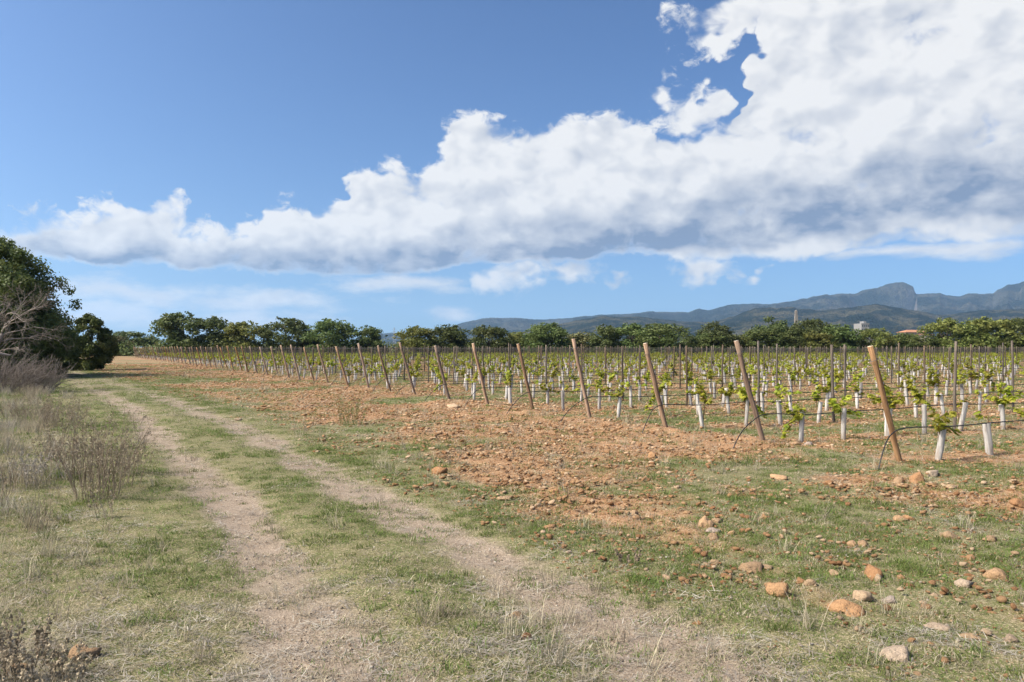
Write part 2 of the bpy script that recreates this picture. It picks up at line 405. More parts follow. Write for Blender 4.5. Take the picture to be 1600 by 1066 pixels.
# ---------------------------------------------------------------- mountains and foothills
def ridge(name, prof, R, depth_f, depth_b, m, rough=.25, seed=1, fuzz=.6, cliff=None, step=2.0, curve=1.0):
    xs = np.arange(prof[0][0], prof[-1][0] + .1, step)
    ys = np.interp(xs, [p[0] for p in prof], [p[1] for p in prof])
    tx = (xs - 800) / 1244.4
    hgt = np.maximum((543 - ys) / 1244.4, .0004)
    hgt = hgt * (1 + (fbm(xs, xs * 0, .08, 4, seed) - .5) * .05) + (fbm(xs, xs * 0, .45, 2, seed + 9) - .5) * fuzz / 1244.4
    vv = np.concatenate([np.linspace(-1, 0, 26), np.linspace(0, 1, 8)[1:]])
    V = []
    for v in vv:
        Y = R + (v * depth_f if v < 0 else v * depth_b)
        if v < 0: f = (1 + v) ** curve
        else: f = (1 - v) ** 1.3
        X = tx * Y
        if cliff is not None and v < 0:
            c = sstep(xs, cliff[0] - 14, cliff[0] + 14) * (1 - sstep(xs, cliff[1] - 3, cliff[1] + 3))
            fcut = np.where(v > -.10, .90 + .10 * (1 + v / .10), .62 * ((1 + v) / .9) ** 1.1)
            f = f * (1 - c) + fcut * c
        gul = fbm(X / R * 40 + seed, np.full_like(X, Y / R * 22), 1.0, 5, seed + 3, .55) - .5
        k = np.minimum(1, abs(v) * 3.0)
        hh = hgt * R * f * (1 + gul * rough * 3.2 * k)
        hh = np.minimum(hh, hgt * Y * (1 - .03 * k))
        V.append(np.stack([X, np.full_like(X, Y), np.maximum(hh, 0) + CAM_H * f - 3], 1))
    n = len(xs); F = (np.arange(len(vv) - 1)[:, None] * n + np.arange(n - 1)[None, :]).ravel()
    me = np_mesh(name, np.concatenate(V), np.stack([F, F + 1, F + n + 1, F + n], 1), [m])
    o = link(bpy.data.objects.new(name, me)); o['kind'] = 'structure'; return o
def hill_mat(name, wood, open_, rock, s1, rocky):
    m, nt, b = mat(name, 1.0, 0.0)
    t = nt.new('ShaderNodeTexCoord').outputs['Object']
    w = nt.noise(t, s1, 7, .62); f = nt.noise(t, s1 * 9, 4, .6)
    c = nt.mix(nt.ramp(w, .44, .60), wood, open_)
    c = nt.mix(nt.m('MULTIPLY', nt.ramp(f, .55, .72), .6), c, wood)
    if rocky:
        nz = nt.sep(nt.new('ShaderNodeNewGeometry').outputs['Normal'])[2]
        steep = nt.ramp(nz, .80, .45)
        c = nt.mix(nt.m('MULTIPLY', nt.m('ADD', steep, nt.m('MULTIPLY', nt.ramp(w, .56, .70), .18)), .85, clamp=True), c, rock)
    nt.l.new(c, b.inputs['Base Color'])
    bump(nt, b, nt.m('ADD', f, w), 60.0, 1.0)
    return m
m_mtn = hill_mat('mountain_slope', (.008, .014, .009), (.046, .047, .034), (.15, .135, .125), .0026, True)  # slope colours kept extra dark, standing in for cloud shadow on the range
m_hill = hill_mat('wooded_foothill', (.010, .018, .008), (.085, .078, .042), (.3, .25, .2), .006, False)
ridge('mountain_ridge', [(420, 540), (560, 531), (590, 522), (612, 519), (650, 524), (690, 514), (725, 503), (760, 497), (790, 496), (840, 499), (870, 498), (930, 492), (990, 489), (1020, 486),
      (1060, 488), (1076, 487), (1093, 481), (1106, 484), (1120, 481), (1142, 476), (1180, 474), (1215, 474), (1242, 469), (1272, 462), (1300, 460), (1332, 459), (1350, 454),
      (1380, 446), (1400, 440), (1411, 440.5), (1427, 447), (1431, 459), (1445, 458), (1470, 458), (1490, 463), (1520, 458), (1552, 458), (1560, 451), (1580, 445), (1602, 440),
      (1640, 434), (1720, 436), (1800, 452), (1900, 462), (2050, 480), (2300, 500), (2600, 530)], 7600, 3000, 1600, m_mtn, seed=4, cliff=(1338, 1430), curve=.85)
ridge('wooded_hills', [(700, 541), (800, 522), (860, 508), (900, 500), (940, 493), (1000, 494), (1050, 500), (1110, 503), (1150, 492), (1180, 481), (1230, 479), (1277, 484), (1331, 480),
      (1369, 474), (1398, 479), (1439, 486), (1474, 492), (1520, 485), (1600, 481), (1700, 478), (1850, 492), (2000, 500), (2200, 520)], 4200, 1900, 900, m_hill, seed=12, fuzz=.8, curve=1.25)

# ---------------------------------------------------------------- air between here and the mountains
hm = MB(); hm.box((0, 0, 369), (33000, 33000, 754))
m_haze = bpy.data.materials.new('thin_haze'); m_haze.use_nodes = True
hn = m_haze.node_tree; hn.nodes.clear()
ho = hn.nodes.new('ShaderNodeOutputMaterial'); hv = hn.nodes.new('ShaderNodeVolumePrincipled')
hv.inputs['Color'].default_value = (.42, .68, 1.0, 1); hv.inputs['Density'].default_value = 6.0e-5; hv.inputs['Anisotropy'].default_value = .2
hn.links.new(hv.outputs[0], ho.inputs['Volume'])
haze = hm.obj('haze', [m_haze], smooth=False); haze['kind'] = 'stuff'; haze['label'] = 'thin pale blue haze over the plain'; haze['category'] = 'haze'

# ================================================================ vineyard
def R(a, b): return random.uniform(a, b)
ORD = ('first second third fourth fifth sixth seventh eighth ninth tenth eleventh twelfth thirteenth fourteenth fifteenth sixteenth seventeenth eighteenth nineteenth '
       'twentieth').split()
TENS = ('', '', 'twenty', 'thirty', 'forty', 'fifty', 'sixty', 'seventy'); TENTH = ('', '', 'twentieth', 'thirtieth', 'fortieth', 'fiftieth', 'sixtieth', 'seventieth')
def nth(n):
    if n <= 20: return ORD[n - 1]
    return TENTH[n // 10] if n % 10 == 0 else TENS[n // 10] + '-' + ORD[n % 10 - 1]
def row_xy(k, s): return RO[0] + RC[0] * ROW_GAP * k + RD[0] * s, RO[1] + RC[1] * ROW_GAP * k + RD[1] * s
ROWS = 56; FAR_Y = 134.0
def row_len(k):
    s = 0.0
    while True:
        x, y = row_xy(k, s)
        if y > FAR_Y or x / y > .72: return s
        s += .25

def wood_mat(name, c1, c2, c3):
    m, nt, b = mat(name, .85, .2)
    t = nt.new('ShaderNodeTexCoord').outputs['Object']; oi = nt.new('ShaderNodeObjectInfo').outputs['Random']
    g = nt.noise(nt.v('MULTIPLY', t, (34, 34, 2.2)), 1.0, 5, .6); k = nt.noise(t, 4.0, 3, .6)
    c = nt.mix(nt.ramp(g, .35, .65), c1, c2); c = nt.mix(nt.m('MULTIPLY', nt.ramp(k, .5, .75), .7), c, c3)
    h = nt.new('ShaderNodeHueSaturation'); nt.l.new(c, h.inputs['Color']); nt.l.new(nt.m('MULTIPLY_ADD', oi, .5, .70), h.inputs['Value'])
    nt.l.new(nt.m('MULTIPLY_ADD', nt.m('FRACT', nt.m('MULTIPLY', oi, 7.3)), .55, .6), h.inputs['Saturation']); nt.l.new(h.outputs[0], b.inputs['Base Color'])
    bump(nt, b, g, .012, 1.0); return m
m_endpost = wood_mat('treated_pine', (.15, .082, .04), (.32, .19, .095), (.12, .08, .052))
m_endcut = wood_mat('sawn_pine_end', (.52, .40, .26), (.58, .46, .32), (.45, .33, .2))
m_stake = wood_mat('weathered_stake', (.07, .053, .038), (.125, .095, .066), (.065, .052, .042))
m_wire, nt, b = mat('galvanised_wire', .5, .5); b.inputs['Base Color'].default_value = (.12, .115, .11, 1); b.inputs['Metallic'].default_value = .3
m_hose, nt, b = mat('black_polythene', .45, .4); b.inputs['Base Color'].default_value = (.018, .019, .02, 1)
m_guard, nt, b = mat('white_plastic_sleeve', .55, .3)
t = nt.new('ShaderNodeTexCoord').outputs['Object']; oi = nt.new('ShaderNodeObjectInfo').outputs['Random']
n = nt.noise(nt.v('MULTIPLY', t, (30, 30, 5)), 1.0, 5, .65); zz = nt.sep(t)[2]
dirt = nt.m('ADD', nt.ramp(n, .46, .70), nt.m('MULTIPLY', nt.ramp(zz, .16, 0.0), nt.ramp(n, .3, .6)), clamp=True)
c = nt.mix(oi, (.66, .63, .57), (.46, .44, .40)); c = nt.mix(nt.m('MULTIPLY', dirt, .75), c, (.34, .28, .22))
nt.l.new(c, b.inputs['Base Color'])
tr = nt.new('ShaderNodeBsdfTranslucent'); nt.l.new(c, tr.inputs[0]); mx = nt.new('ShaderNodeMixShader'); mx.inputs[0].default_value = .25
nt.l.new(b.outputs[0], mx.inputs[1]); nt.l.new(tr.outputs[0], mx.inputs[2]); nt.l.new(mx.outputs[0], m_guard.node_tree.nodes['Material Output'].inputs[0])
m_vleaf = leaf_mat('vine_leaf', (.16, .22, .018), (.40, .41, .04), (.30, .26, .035), trans=.45, clump=6.0)
m_vstem, nt, b = mat('vine_cane', .8, .2); b.inputs['Base Color'].default_value = (.13, .085, .045, 1)

# end posts
def post_mesh(name, h, r, mats, seed):
    random.seed(seed); mb = MB(); pts = []; rad = []
    for i in range(9):
        f = i / 8; pts.append((R(-.006, .006), R(-.006, .006), -.18 + f * (h + .18))); rad.append(r * (1.04 - .10 * f) * R(.97, 1.03))
    mb.tube(pts, rad, 12, 0, True, 1); return mb.mesh(name, mats)
end_meshes = [post_mesh('end_post', 1.70, .039 + .003 * (i % 3), [m_endpost, m_endcut], i) for i in range(4)]
tie = MB(); tie.tube([(.062 * math.cos(a), .062 * math.sin(a), 1.50 + .006 * math.sin(3 * a)) for a in np.linspace(0, 4 * math.pi, 25)], .0035, 5)
tie_mesh = tie.mesh('wire_tie', [m_wire])
ends = []
random.seed(8)
for k in range(ROWS):
    x, y = row_xy(k, R(-.08, .08)); o = bpy.data.objects.new('end_post', end_meshes[k % 4])
    o.location = (x, y, gz(x, y)); lean = math.radians(15.3 + R(-2.2, 2.2)); side = math.radians(R(-2, 2))
    ax = Vector((RD[1], -RD[0], 0)); q = Matrix.Rotation(lean, 3, ax) @ Matrix.Rotation(side, 3, Vector((RD[0], RD[1], 0))) @ Matrix.Rotation(R(0, 6), 3, 'Z')
    if q @ Vector((0, 0, 1)) @ Vector((RD[0], RD[1], 0)) > 0: q = Matrix.Rotation(-lean, 3, ax) @ Matrix.Rotation(R(0, 6), 3, 'Z')
    o.rotation_euler = q.to_euler(); o.scale = (1, 1, R(.97, 1.04)); link(o)
    tag(o, ('nearest thick leaning timber post at the end of the first vineyard row' if k == 0 else
            'thick leaning timber post at the end of the %s vineyard row from the front' % nth(k + 1)), 'post', 'leaning end posts of the vineyard rows')
    ends.append((o, q))
    if k < 14: w = link(bpy.data.objects.new('wire_tie', tie_mesh), o)

# upright stakes
stake_meshes = [post_mesh('trellis_stake', 1.62 + .03 * i, .027 + .003 * (i % 2), [m_stake, m_stake], 40 + i) for i in range(5)]
spots = []
for k in range(ROWS):
    L = row_len(k); s = 4.5 + R(-.25, .25); j = 1
    while s < L:
        x, y = row_xy(k, s); spots.append((math.hypot(x, y), x + R(-.05, .05), y + R(-.05, .05), k, j)); s += 5.7 + R(-.12, .12); j += 1
spots.sort()

def scatter(name, pts, rots, scl, idx, protos, label=None, cat=None):
    """one object: copies of the prototype meshes on given points"""
    pts = np.asarray(pts, dtype=np.float32); n = len(pts)
    me = bpy.data.meshes.new(name); me.vertices.add(n); me.vertices.foreach_set('co', pts.ravel())
    a = me.attributes.new('rot', 'FLOAT_VECTOR', 'POINT'); a.data.foreach_set('vector', np.asarray(rots, dtype=np.float32).ravel())
    a = me.attributes.new('scl', 'FLOAT_VECTOR', 'POINT'); a.data.foreach_set('vector', np.asarray(scl, dtype=np.float32).ravel())
    a = me.attributes.new('idx', 'INT', 'POINT'); a.data.foreach_set('value', np.asarray(idx, dtype=np.int32))
    col = bpy.data.collections.new(name + '_kinds')
    for i, p in enumerate(protos):
        po = bpy.data.objects.new('%s_kind_%02d' % (name, i), p); col.objects.link(po)
    ng = bpy.data.node_groups.new(name + '_scatter', 'GeometryNodeTree')
    ng.interface.new_socket('Geometry', in_out='INPUT', socket_type='NodeSocketGeometry'); ng.interface.new_socket('Geometry', in_out='OUTPUT', socket_type='NodeSocketGeometry')
    N = ng.nodes; L = ng.links; gi = N.new('NodeGroupInput'); go = N.new('NodeGroupOutput')
    ci = N.new('GeometryNodeCollectionInfo'); ci.inputs['Collection'].default_value = col; ci.inputs['Separate Children'].default_value = True; ci.inputs['Reset Children'].default_value = True
    ip = N.new('GeometryNodeInstanceOnPoints'); ip.inputs['Pick Instance'].default_value = True
    def na(nm, t):
        d = N.new('GeometryNodeInputNamedAttribute'); d.data_type = t; d.inputs['Name'].default_value = nm; return d.outputs['Attribute']
    e2 = N.new('FunctionNodeEulerToRotation'); L.new(na('rot', 'FLOAT_VECTOR'), e2.inputs[0])
    L.new(gi.outputs[0], ip.inputs['Points']); L.new(ci.outputs[0], ip.inputs['Instance']); L.new(na('idx', 'INT'), ip.inputs['Instance Index'])
    L.new(e2.outputs[0], ip.inputs['Rotation']); L.new(na('scl', 'FLOAT_VECTOR'), ip.inputs['Scale']); L.new(ip.outputs[0], go.inputs[0])
    o = bpy.data.objects.new(name, me); link(o); md = o.modifiers.new('scatter', 'NODES'); md.node_group = ng
    o['kind'] = 'stuff'
    if label: o['label'] = label
    if cat: o['category'] = cat
    return o

for d, x, y, k, j in spots[:290]:
    o = bpy.data.objects.new('trellis_stake', stake_meshes[(k + j) % 5]); o.location = (x, y, gz(x, y))
    o.rotation_euler = (R(-.02, .02), R(-.02, .02), R(0, 6)); o.scale = (1, 1, R(.97, 1.02)); link(o)
    tag(o, 'slim brown upright stake, %s along the %s row of vines' % (nth(j), nth(k + 1)), 'stake', 'upright stakes of the vine trellis')
rest = spots[290:]
P = np.array([(x, y, 0) for d, x, y, k, j in rest])
scatter('distant_stakes', P, [(R(-.02, .02), R(-.02, .02), R(0, 6)) for _ in rest], [(1, 1, R(.97, 1.02)) for _ in rest], [i % 5 for i in range(len(rest))], stake_meshes,
        'far off upright stakes standing deep in the vineyard', 'stakes')

# wires and drip hoses
def row_line(k, h, sag, wob, far_mb=None, hose=False):
    L = row_len(k) + (.5 if k < 20 else 0); pts = []
    if not hose:
        e, q = ends[k]; tip = e.location + q @ Vector((0, 0, min(h * 1.04, 1.62)))
        pts.append(tuple(tip))
    step = .95 if hose else 2.85
    s = .0 if hose else 4.5
    while s < L:
        x, y = row_xy(k, s); ph = ((s - 4.5) / 5.7) % 1.0
        pts.append((x, y, gz(x, y) * .5 + h - sag * math.sin(math.pi * ph) + R(-wob, wob))); s += step
    x, y = row_xy(k, L); pts.append((x, y, h)); return pts
def smooth_path(pts, n=4):
    out = []
    P = [Vector(pts[0])] + [Vector(p) for p in pts] + [Vector(pts[-1])]
    for i in range(1, len(P) - 2):
        for j in range(n):
            t = j / n; a, b, c, d = P[i - 1], P[i], P[i + 1], P[i + 2]
            out.append(.5 * ((2 * b) + (c - a) * t + (2 * a - 5 * b + 4 * c - d) * t * t + (3 * b - a - 3 * c + d) * t ** 3))
    out.append(P[-1]); return out
far_wire = MB(); far_hose = MB(); NEAR_ROWS = 20
HTS = ((.98, 'lower'), (1.26, 'middle'), (1.52, 'top'))
for k in range(ROWS):
    for h, nm in HTS:
        pts = row_line(k, h, .015, .004)
        if len(pts) < 2: continue
        if k < NEAR_ROWS:
            mb = MB(); mb.tube(pts, .0016, 4); tag(mb.obj('trellis_wire', [m_wire]), '%s thin grey trellis wire strung along the %s row of vines' % (nm, nth(k + 1)), 'wire', 'trellis wires of the vineyard')
        else: far_wire.tube(pts, .0018, 3)
    pts = row_line(k, .53, .05, .012, hose=True)
    x0, y0 = row_xy(k, 0); e = ends[k][0].location; a = R(-.35, .1); off = R(.55, .8)
    s1 = (x0 - RD[0] * off * .8 - .12, y0 - RD[1] * off - .28)
    mid = (x0 - RD[0] * .28, y0 - RD[1] * .28 - .10)
    q0 = (x0 + .02, y0 - .09, pts[0][2] - .01)
    head = [(s1[0] - .04, s1[1] - .05, gz(*s1) - .08), (s1[0], s1[1], gz(*s1) + .03), (s1[0] * .6 + mid[0] * .4 + .0, s1[1] * .6 + mid[1] * .4, .24 + gz(*s1)), (mid[0], mid[1], .44 + R(-.03, .03)), q0]
    pts = smooth_path(head + pts[1:], 4)
    if k < NEAR_ROWS:
        mb = MB(); mb.tube(pts, .0085, 7)
        tag(mb.obj('drip_hose', [m_hose]), 'black drip irrigation hose of the %s row, its end bent down to earth' % nth(k + 1), 'hose', 'drip hoses along the vine rows')
    else: far_hose.tube(pts[::3] if len(pts) > 8 else pts, .0085, 4)
tag(far_wire.obj('distant_trellis_wires', [m_wire]), 'far off grey trellis wires deep in the vineyard', 'wires', kind='stuff')
tag(far_hose.obj('distant_drip_hoses', [m_hose]), 'far off black drip hoses deep in the vineyard', 'hoses', kind='stuff')

# vines: a white plastic sleeve, a cane and leaves
def leaf_shape(mb, c, nrm, tip, size, m=0):
    nrm = nrm.normalized(); tip = (tip - nrm * tip.dot(nrm)).normalized(); sd = nrm.cross(tip)
    prof = ((0, -.12), (.32, -.30), (.52, .02), (.36, .18), (.40, .46), (.16, .44), (0, .72))
    V = [c + (sd * x + tip * y - nrm * abs(x) * .35) * size for x, y in prof] + [c + (-sd * x + tip * y - nrm * abs(x) * .35) * size for x, y in prof[1:-1]]
    n = len(prof); o = len(mb.V); mb.V += [tuple(v) for v in V]
    right = list(range(n)); left = [0] + list(range(n, n + n - 2)) + [n - 1]
    mb.F += [[o + i for i in right], [o + i for i in reversed(left)]]; mb.M += [m, m]
def vine_meshes(seed, vig):
    random.seed(seed); lm = MB(); sm = MB()
    z0 = .40; sm.tube([(0, 0, -.02), (R(-.01, .01), R(-.01, .01), .25), (R(-.015, .015), R(-.015, .015), .56)], [.011, .010, .008], 5)
    for sh in range(1 + int(vig * 5.5)):
        a = R(0, 6.28); L = R(.10, .24) + vig * R(.0, .42); up = R(.8, 2.6) if R(0, 1) < .55 + .35 * vig else R(-.5, .5)
        p = Vector((R(-.02, .02), R(-.02, .02), .50 + R(-.04, .05))); d = Vector((math.cos(a), math.sin(a), up)).normalized(); pts = [p.copy()]
        n = max(3, int(L / .045))
        for i in range(n):
            d = (d + Vector((R(-.28, .28), R(-.28, .28), R(-.25, .22)))).normalized(); p = p + d * (L / n); pts.append(p.copy())
            for q in range(3):
                off = Vector((R(-1, 1), R(-1, 1), R(-.4, .9))); ln = (off + Vector((0, 0, .8))).normalized()
                leaf_shape(lm, p + off * .045, ln + Vector((R(-.7, .7), R(-.7, .7), R(-.2, .4))), off + Vector((0, 0, -.5)), R(.06, .115))
        sm.tube(pts, [.005 - .003 * i / len(pts) for i in range(len(pts))], 4)
    return lm.mesh('leaves', [m_vleaf], smooth=False), sm.mesh('cane', [m_vstem])
def guard_mesh(seed):
    random.seed(seed); mb = MB(); n = 10; h = R(.46, .56); rx, ry = R(.037, .048), R(.033, .044); tw = R(0, 3)
    V = []; F = []; rows = 6
    for i in range(rows):
        f = i / (rows - 1); cx = R(-.004, .004); cy = R(-.004, .004); fl = 1 + .07 * (f - .5) + R(-.03, .03)
        for j in range(n):
            a = 2 * math.pi * j / n; sq = 1 / max(abs(math.cos(a + tw)), abs(math.sin(a + tw))) ** .55
            jag = R(-.012, .012) if i == rows - 1 else 0
            V.append((cx + rx * fl * sq * math.cos(a) * .92, cy + ry * fl * sq * math.sin(a) * .92, -.03 + f * (h + .03) + jag))
    for i in range(rows - 1):
        for j in range(n): F.append([i * n + j, i * n + (j + 1) % n, (i + 1) * n + (j + 1) % n, (i + 1) * n + j])
    mb.add(V, F); return mb.mesh('grow_sleeve', [m_guard])
vigs = [.0, .05, .12, .25, .35, .45, .6, .75, .95, .18, .5, .02]
vine_kinds = [vine_meshes(100 + i, v) for i, v in enumerate(vigs)]
guard_kinds = [guard_mesh(300 + i) for i in range(6)]
random.seed(77)
vines = []
for k in range(ROWS):
    L = row_len(k); s = .82; j = 1
    while s < L:
        if not (R(0, 1) < .06):
            x, y = row_xy(k, s + R(-.12, .12)); x += R(-.05, .05); y += R(-.05, .05); vines.append((math.hypot(x, y), x, y, k, j)); j += 1
        s += 1.0
vines.sort()
for i, (d, x, y, k, j) in enumerate(vines[:300]):
    t = empty('grapevine', (x, y, gz(x, y)), 0); random.seed(1000 + i)
    kind = random.randrange(len(vigs)); vg = vigs[kind]
    look = 'sparse young grapevine' if vg < .25 else 'leafy young grapevine' if vg < .6 else 'bushy young grapevine'
    tag(t, '%s in white sleeve, %s plant of the %s row' % (look, nth(j), nth(k + 1)), 'grapevine', 'young vines planted along the rows')
    tl = (R(-.13, .13), R(-.16, .12), R(0, 6.28)); sc = R(.85, 1.12)
    g = link(bpy.data.objects.new('grow_sleeve', guard_kinds[random.randrange(6)]), t); g.rotation_euler = tl; g.scale = (R(.9, 1.2), R(.9, 1.2), R(.9, 1.16))
    lv, cn = vine_kinds[kind]; rz = R(0, 6.28)
    for nm, me in (('leaves', lv), ('cane', cn)):
        o = link(bpy.data.objects.new(nm, me), t); o.rotation_euler = (tl[0] * .7, tl[1] * .7, rz); o.scale = (sc, sc, sc * R(.9, 1.05))
rest = vines[300:]
pts = [(x, y, gz(x, y) if d < 60 else 0) for d, x, y, k, j in rest]
rz = [(R(-.12, .12), R(-.14, .12), R(0, 6.28)) for _ in rest]
both_p = pts + pts; both_r = rz + rz
both_s = [(R(.9, 1.2),) * 2 + (R(.9, 1.16),) for _ in rest] + [(R(.9, 1.2),) * 3 for _ in rest]
both_i = [random.randrange(6) for _ in rest] + [6 + random.randrange(12) for _ in rest]
scatter('distant_grapevines', both_p, both_r, both_s, both_i, guard_kinds + [v[0] for v in vine_kinds], 'far off rows of leafy young vines in white sleeves', 'grapevines')

# ================================================================ trees
m_bark, nt, b = mat('grey_brown_bark', .95, .1)
t = nt.new('ShaderNodeTexCoord').outputs['Object']; n = nt.noise(nt.v('MULTIPLY', t, (6, 6, 1.5)), 2.0, 6, .65)
nt.l.new(nt.mix(nt.ramp(n, .35, .65), (.075, .058, .045), (.17, .14, .115)), b.inputs['Base Color']); bump(nt, b, n, .04, .8)
m_dead, nt, b = mat('bleached_dead_wood', .9, .15)
t = nt.new('ShaderNodeTexCoord').outputs['Object']; n = nt.noise(t, 3.0, 5, .6); isl = nt.new('ShaderNodeNewGeometry').outputs['Random Per Island']
nt.l.new(nt.mix(isl, nt.mix(nt.ramp(n, .35, .65), (.10, .082, .066), (.19, .16, .135)), (.27, .235, .20)), b.inputs['Base Color'])
m_crown = {
    'carob': leaf_mat('carob_leaf', (.052, .080, .022), (.105, .138, .040), (.13, .15, .044), trans=.32, clump=1.1),
    'pine': leaf_mat('pine_needles', (.055, .078, .026), (.105, .128, .042), (.09, .105, .036), trans=.28, clump=.9),
    'light': leaf_mat('almond_leaf', (.085, .112, .028), (.165, .180, .046), (.20, .19, .05), trans=.38, clump=1.1),
    'dry': leaf_mat('yellowing_leaf', (.10, .098, .04), (.17, .15, .06), (.09, .11, .04), trans=.3, clump=1.0)}

def leaf_cloud(centres, radii, n, size, seed, squash=.85, shell=.55):
    """leaf faces spread through a set of clumps: every leaf a bent pair of triangles"""
    g = np.random.default_rng(seed)
    w = np.array(radii) ** 2; which = g.choice(len(centres), n, p=w / w.sum())
    d = g.normal(size=(n, 3)); d /= np.linalg.norm(d, axis=1)[:, None]
    r = (shell + (1 - shell) * g.random(n) ** .6) * (.82 + .36 * g.random(n))
    c = np.asarray(centres)[which] + d * (np.asarray(radii)[which] * r)[:, None] * np.array((1, 1, squash))
    nrm = d * .7 + g.normal(size=(n, 3)) * .7 + np.array((0, 0, .35)); nrm /= np.linalg.norm(nrm, axis=1)[:, None]
    a = np.cross(nrm, g.normal(size=(n, 3))); a /= np.linalg.norm(a, axis=1)[:, None]; b_ = np.cross(nrm, a)
    s = size * (.6 + .8 * g.random(n))[:, None]
    p0 = c - a * s * .5; p2 = c + a * s * .5; p1 = c - b_ * s * .34 + nrm * s * .08; p3 = c + b_ * s * .34 + nrm * s * .08
    V = np.stack([p0, p1, p2, p3], 1).reshape(-1, 3); F = np.arange(4 * n).reshape(n, 4)
    return V, F
def crown_clumps(seed, kind):
    """clump centres of a crown one unit high (base of the trunk at 0) and about one wide"""
    random.seed(seed); C = []; Rr = []
    if kind == 'pine':
        for i in range(46):
            a = R(0, 6.28); rr = .42 * math.sqrt(R(0, 1)); C.append((rr * math.cos(a), rr * math.sin(a), .34 + .54 * (1 - (rr / .47) ** 2) * R(.2, 1.0))); Rr.append(R(.09, .15))
    else:
        for i in range(70):
            a = R(0, 6.28); z = R(.04, .84); env = (math.sin(min(1, (z + .26) / 1.2) * math.pi) ** .5) * .42
            rr = env * math.sqrt(R(.05, 1)); C.append((rr * math.cos(a), rr * math.sin(a), z)); Rr.append(R(.10, .18) * (1.1 - .35 * z))
        for i in range(18):                 # skirt
            a = R(0, 6.28); rr = R(.22, .38); C.append((rr * math.cos(a), rr * math.sin(a), R(.05, .26))); Rr.append(R(.10, .15))
        for i in range(16):                 # sprays that break the outline
            a = R(0, 6.28); z = R(.45, .95); env = (math.sin(min(1, (z + .16) / 1.12) * math.pi) ** .5) * .47
            C.append((env * math.cos(a), env * math.sin(a), z)); Rr.append(R(.03, .06))
        for i in range(5):
            a = R(0, 6.28); rr = R(0, .25); C.append((rr * math.cos(a), rr * math.sin(a), R(.86, .96) - rr * .2)); Rr.append(R(.03, .06))
    return C, Rr
def limb_mesh(seed, C, r0):
    random.seed(seed); mb = MB(); top = Vector((R(-.03, .03), R(-.03, .03), .30))
    mb.tube([(0, 0, -.03), (R(-.02, .02), R(-.02, .02), .14), top], [r0, r0 * .8, r0 * .65], 7)
    for c in random.sample(C, min(12, len(C))):
        c = Vector(c) * .9; m = (top + c) * .5 + Vector((R(-.04, .04), R(-.04, .04), R(-.03, .05)))
        mb.tube([top, m, c], [r0 * .5, r0 * .3, r0 * .08], 5)
    return mb.mesh('trunk', [m_bark])
crowns = {}
for kind, cnt in (('carob', 6), ('light', 3), ('pine', 3), ('dry', 1)):
    for i in range(cnt):
        C, Rr = crown_clumps(500 + i * 7 + len(kind), kind)
        V, F = leaf_cloud(C, Rr, 11000, .044 if kind != 'pine' else .036, 900 + i, .85, .2)
        crowns[kind, i] = (np_mesh('crown', V, F, [m_crown[kind]], smooth=False), limb_mesh(700 + i, C, .035))
def tree(px, top_y, half, d, kind, i, label, name='field_tree', group='trees lining the far edge of the vineyard'):
    h = (543 - top_y) / 1244.4 * d + CAM_H; x = (px - 800) / 1244.4 * d; w = half / 1244.4 * d / .37
    t = empty(name, (x, d, 0), (px * .37 + i) % 6.28); tag(t, label, 'tree', group)
    cm, tm = crowns[kind, i % len([k for k in crowns if k[0] == kind])]
    for nm, me in (('trunk', tm), ('crown', cm)):
        o = link(bpy.data.objects.new(nm, me), t); o.scale = (w, w, h)
    return t
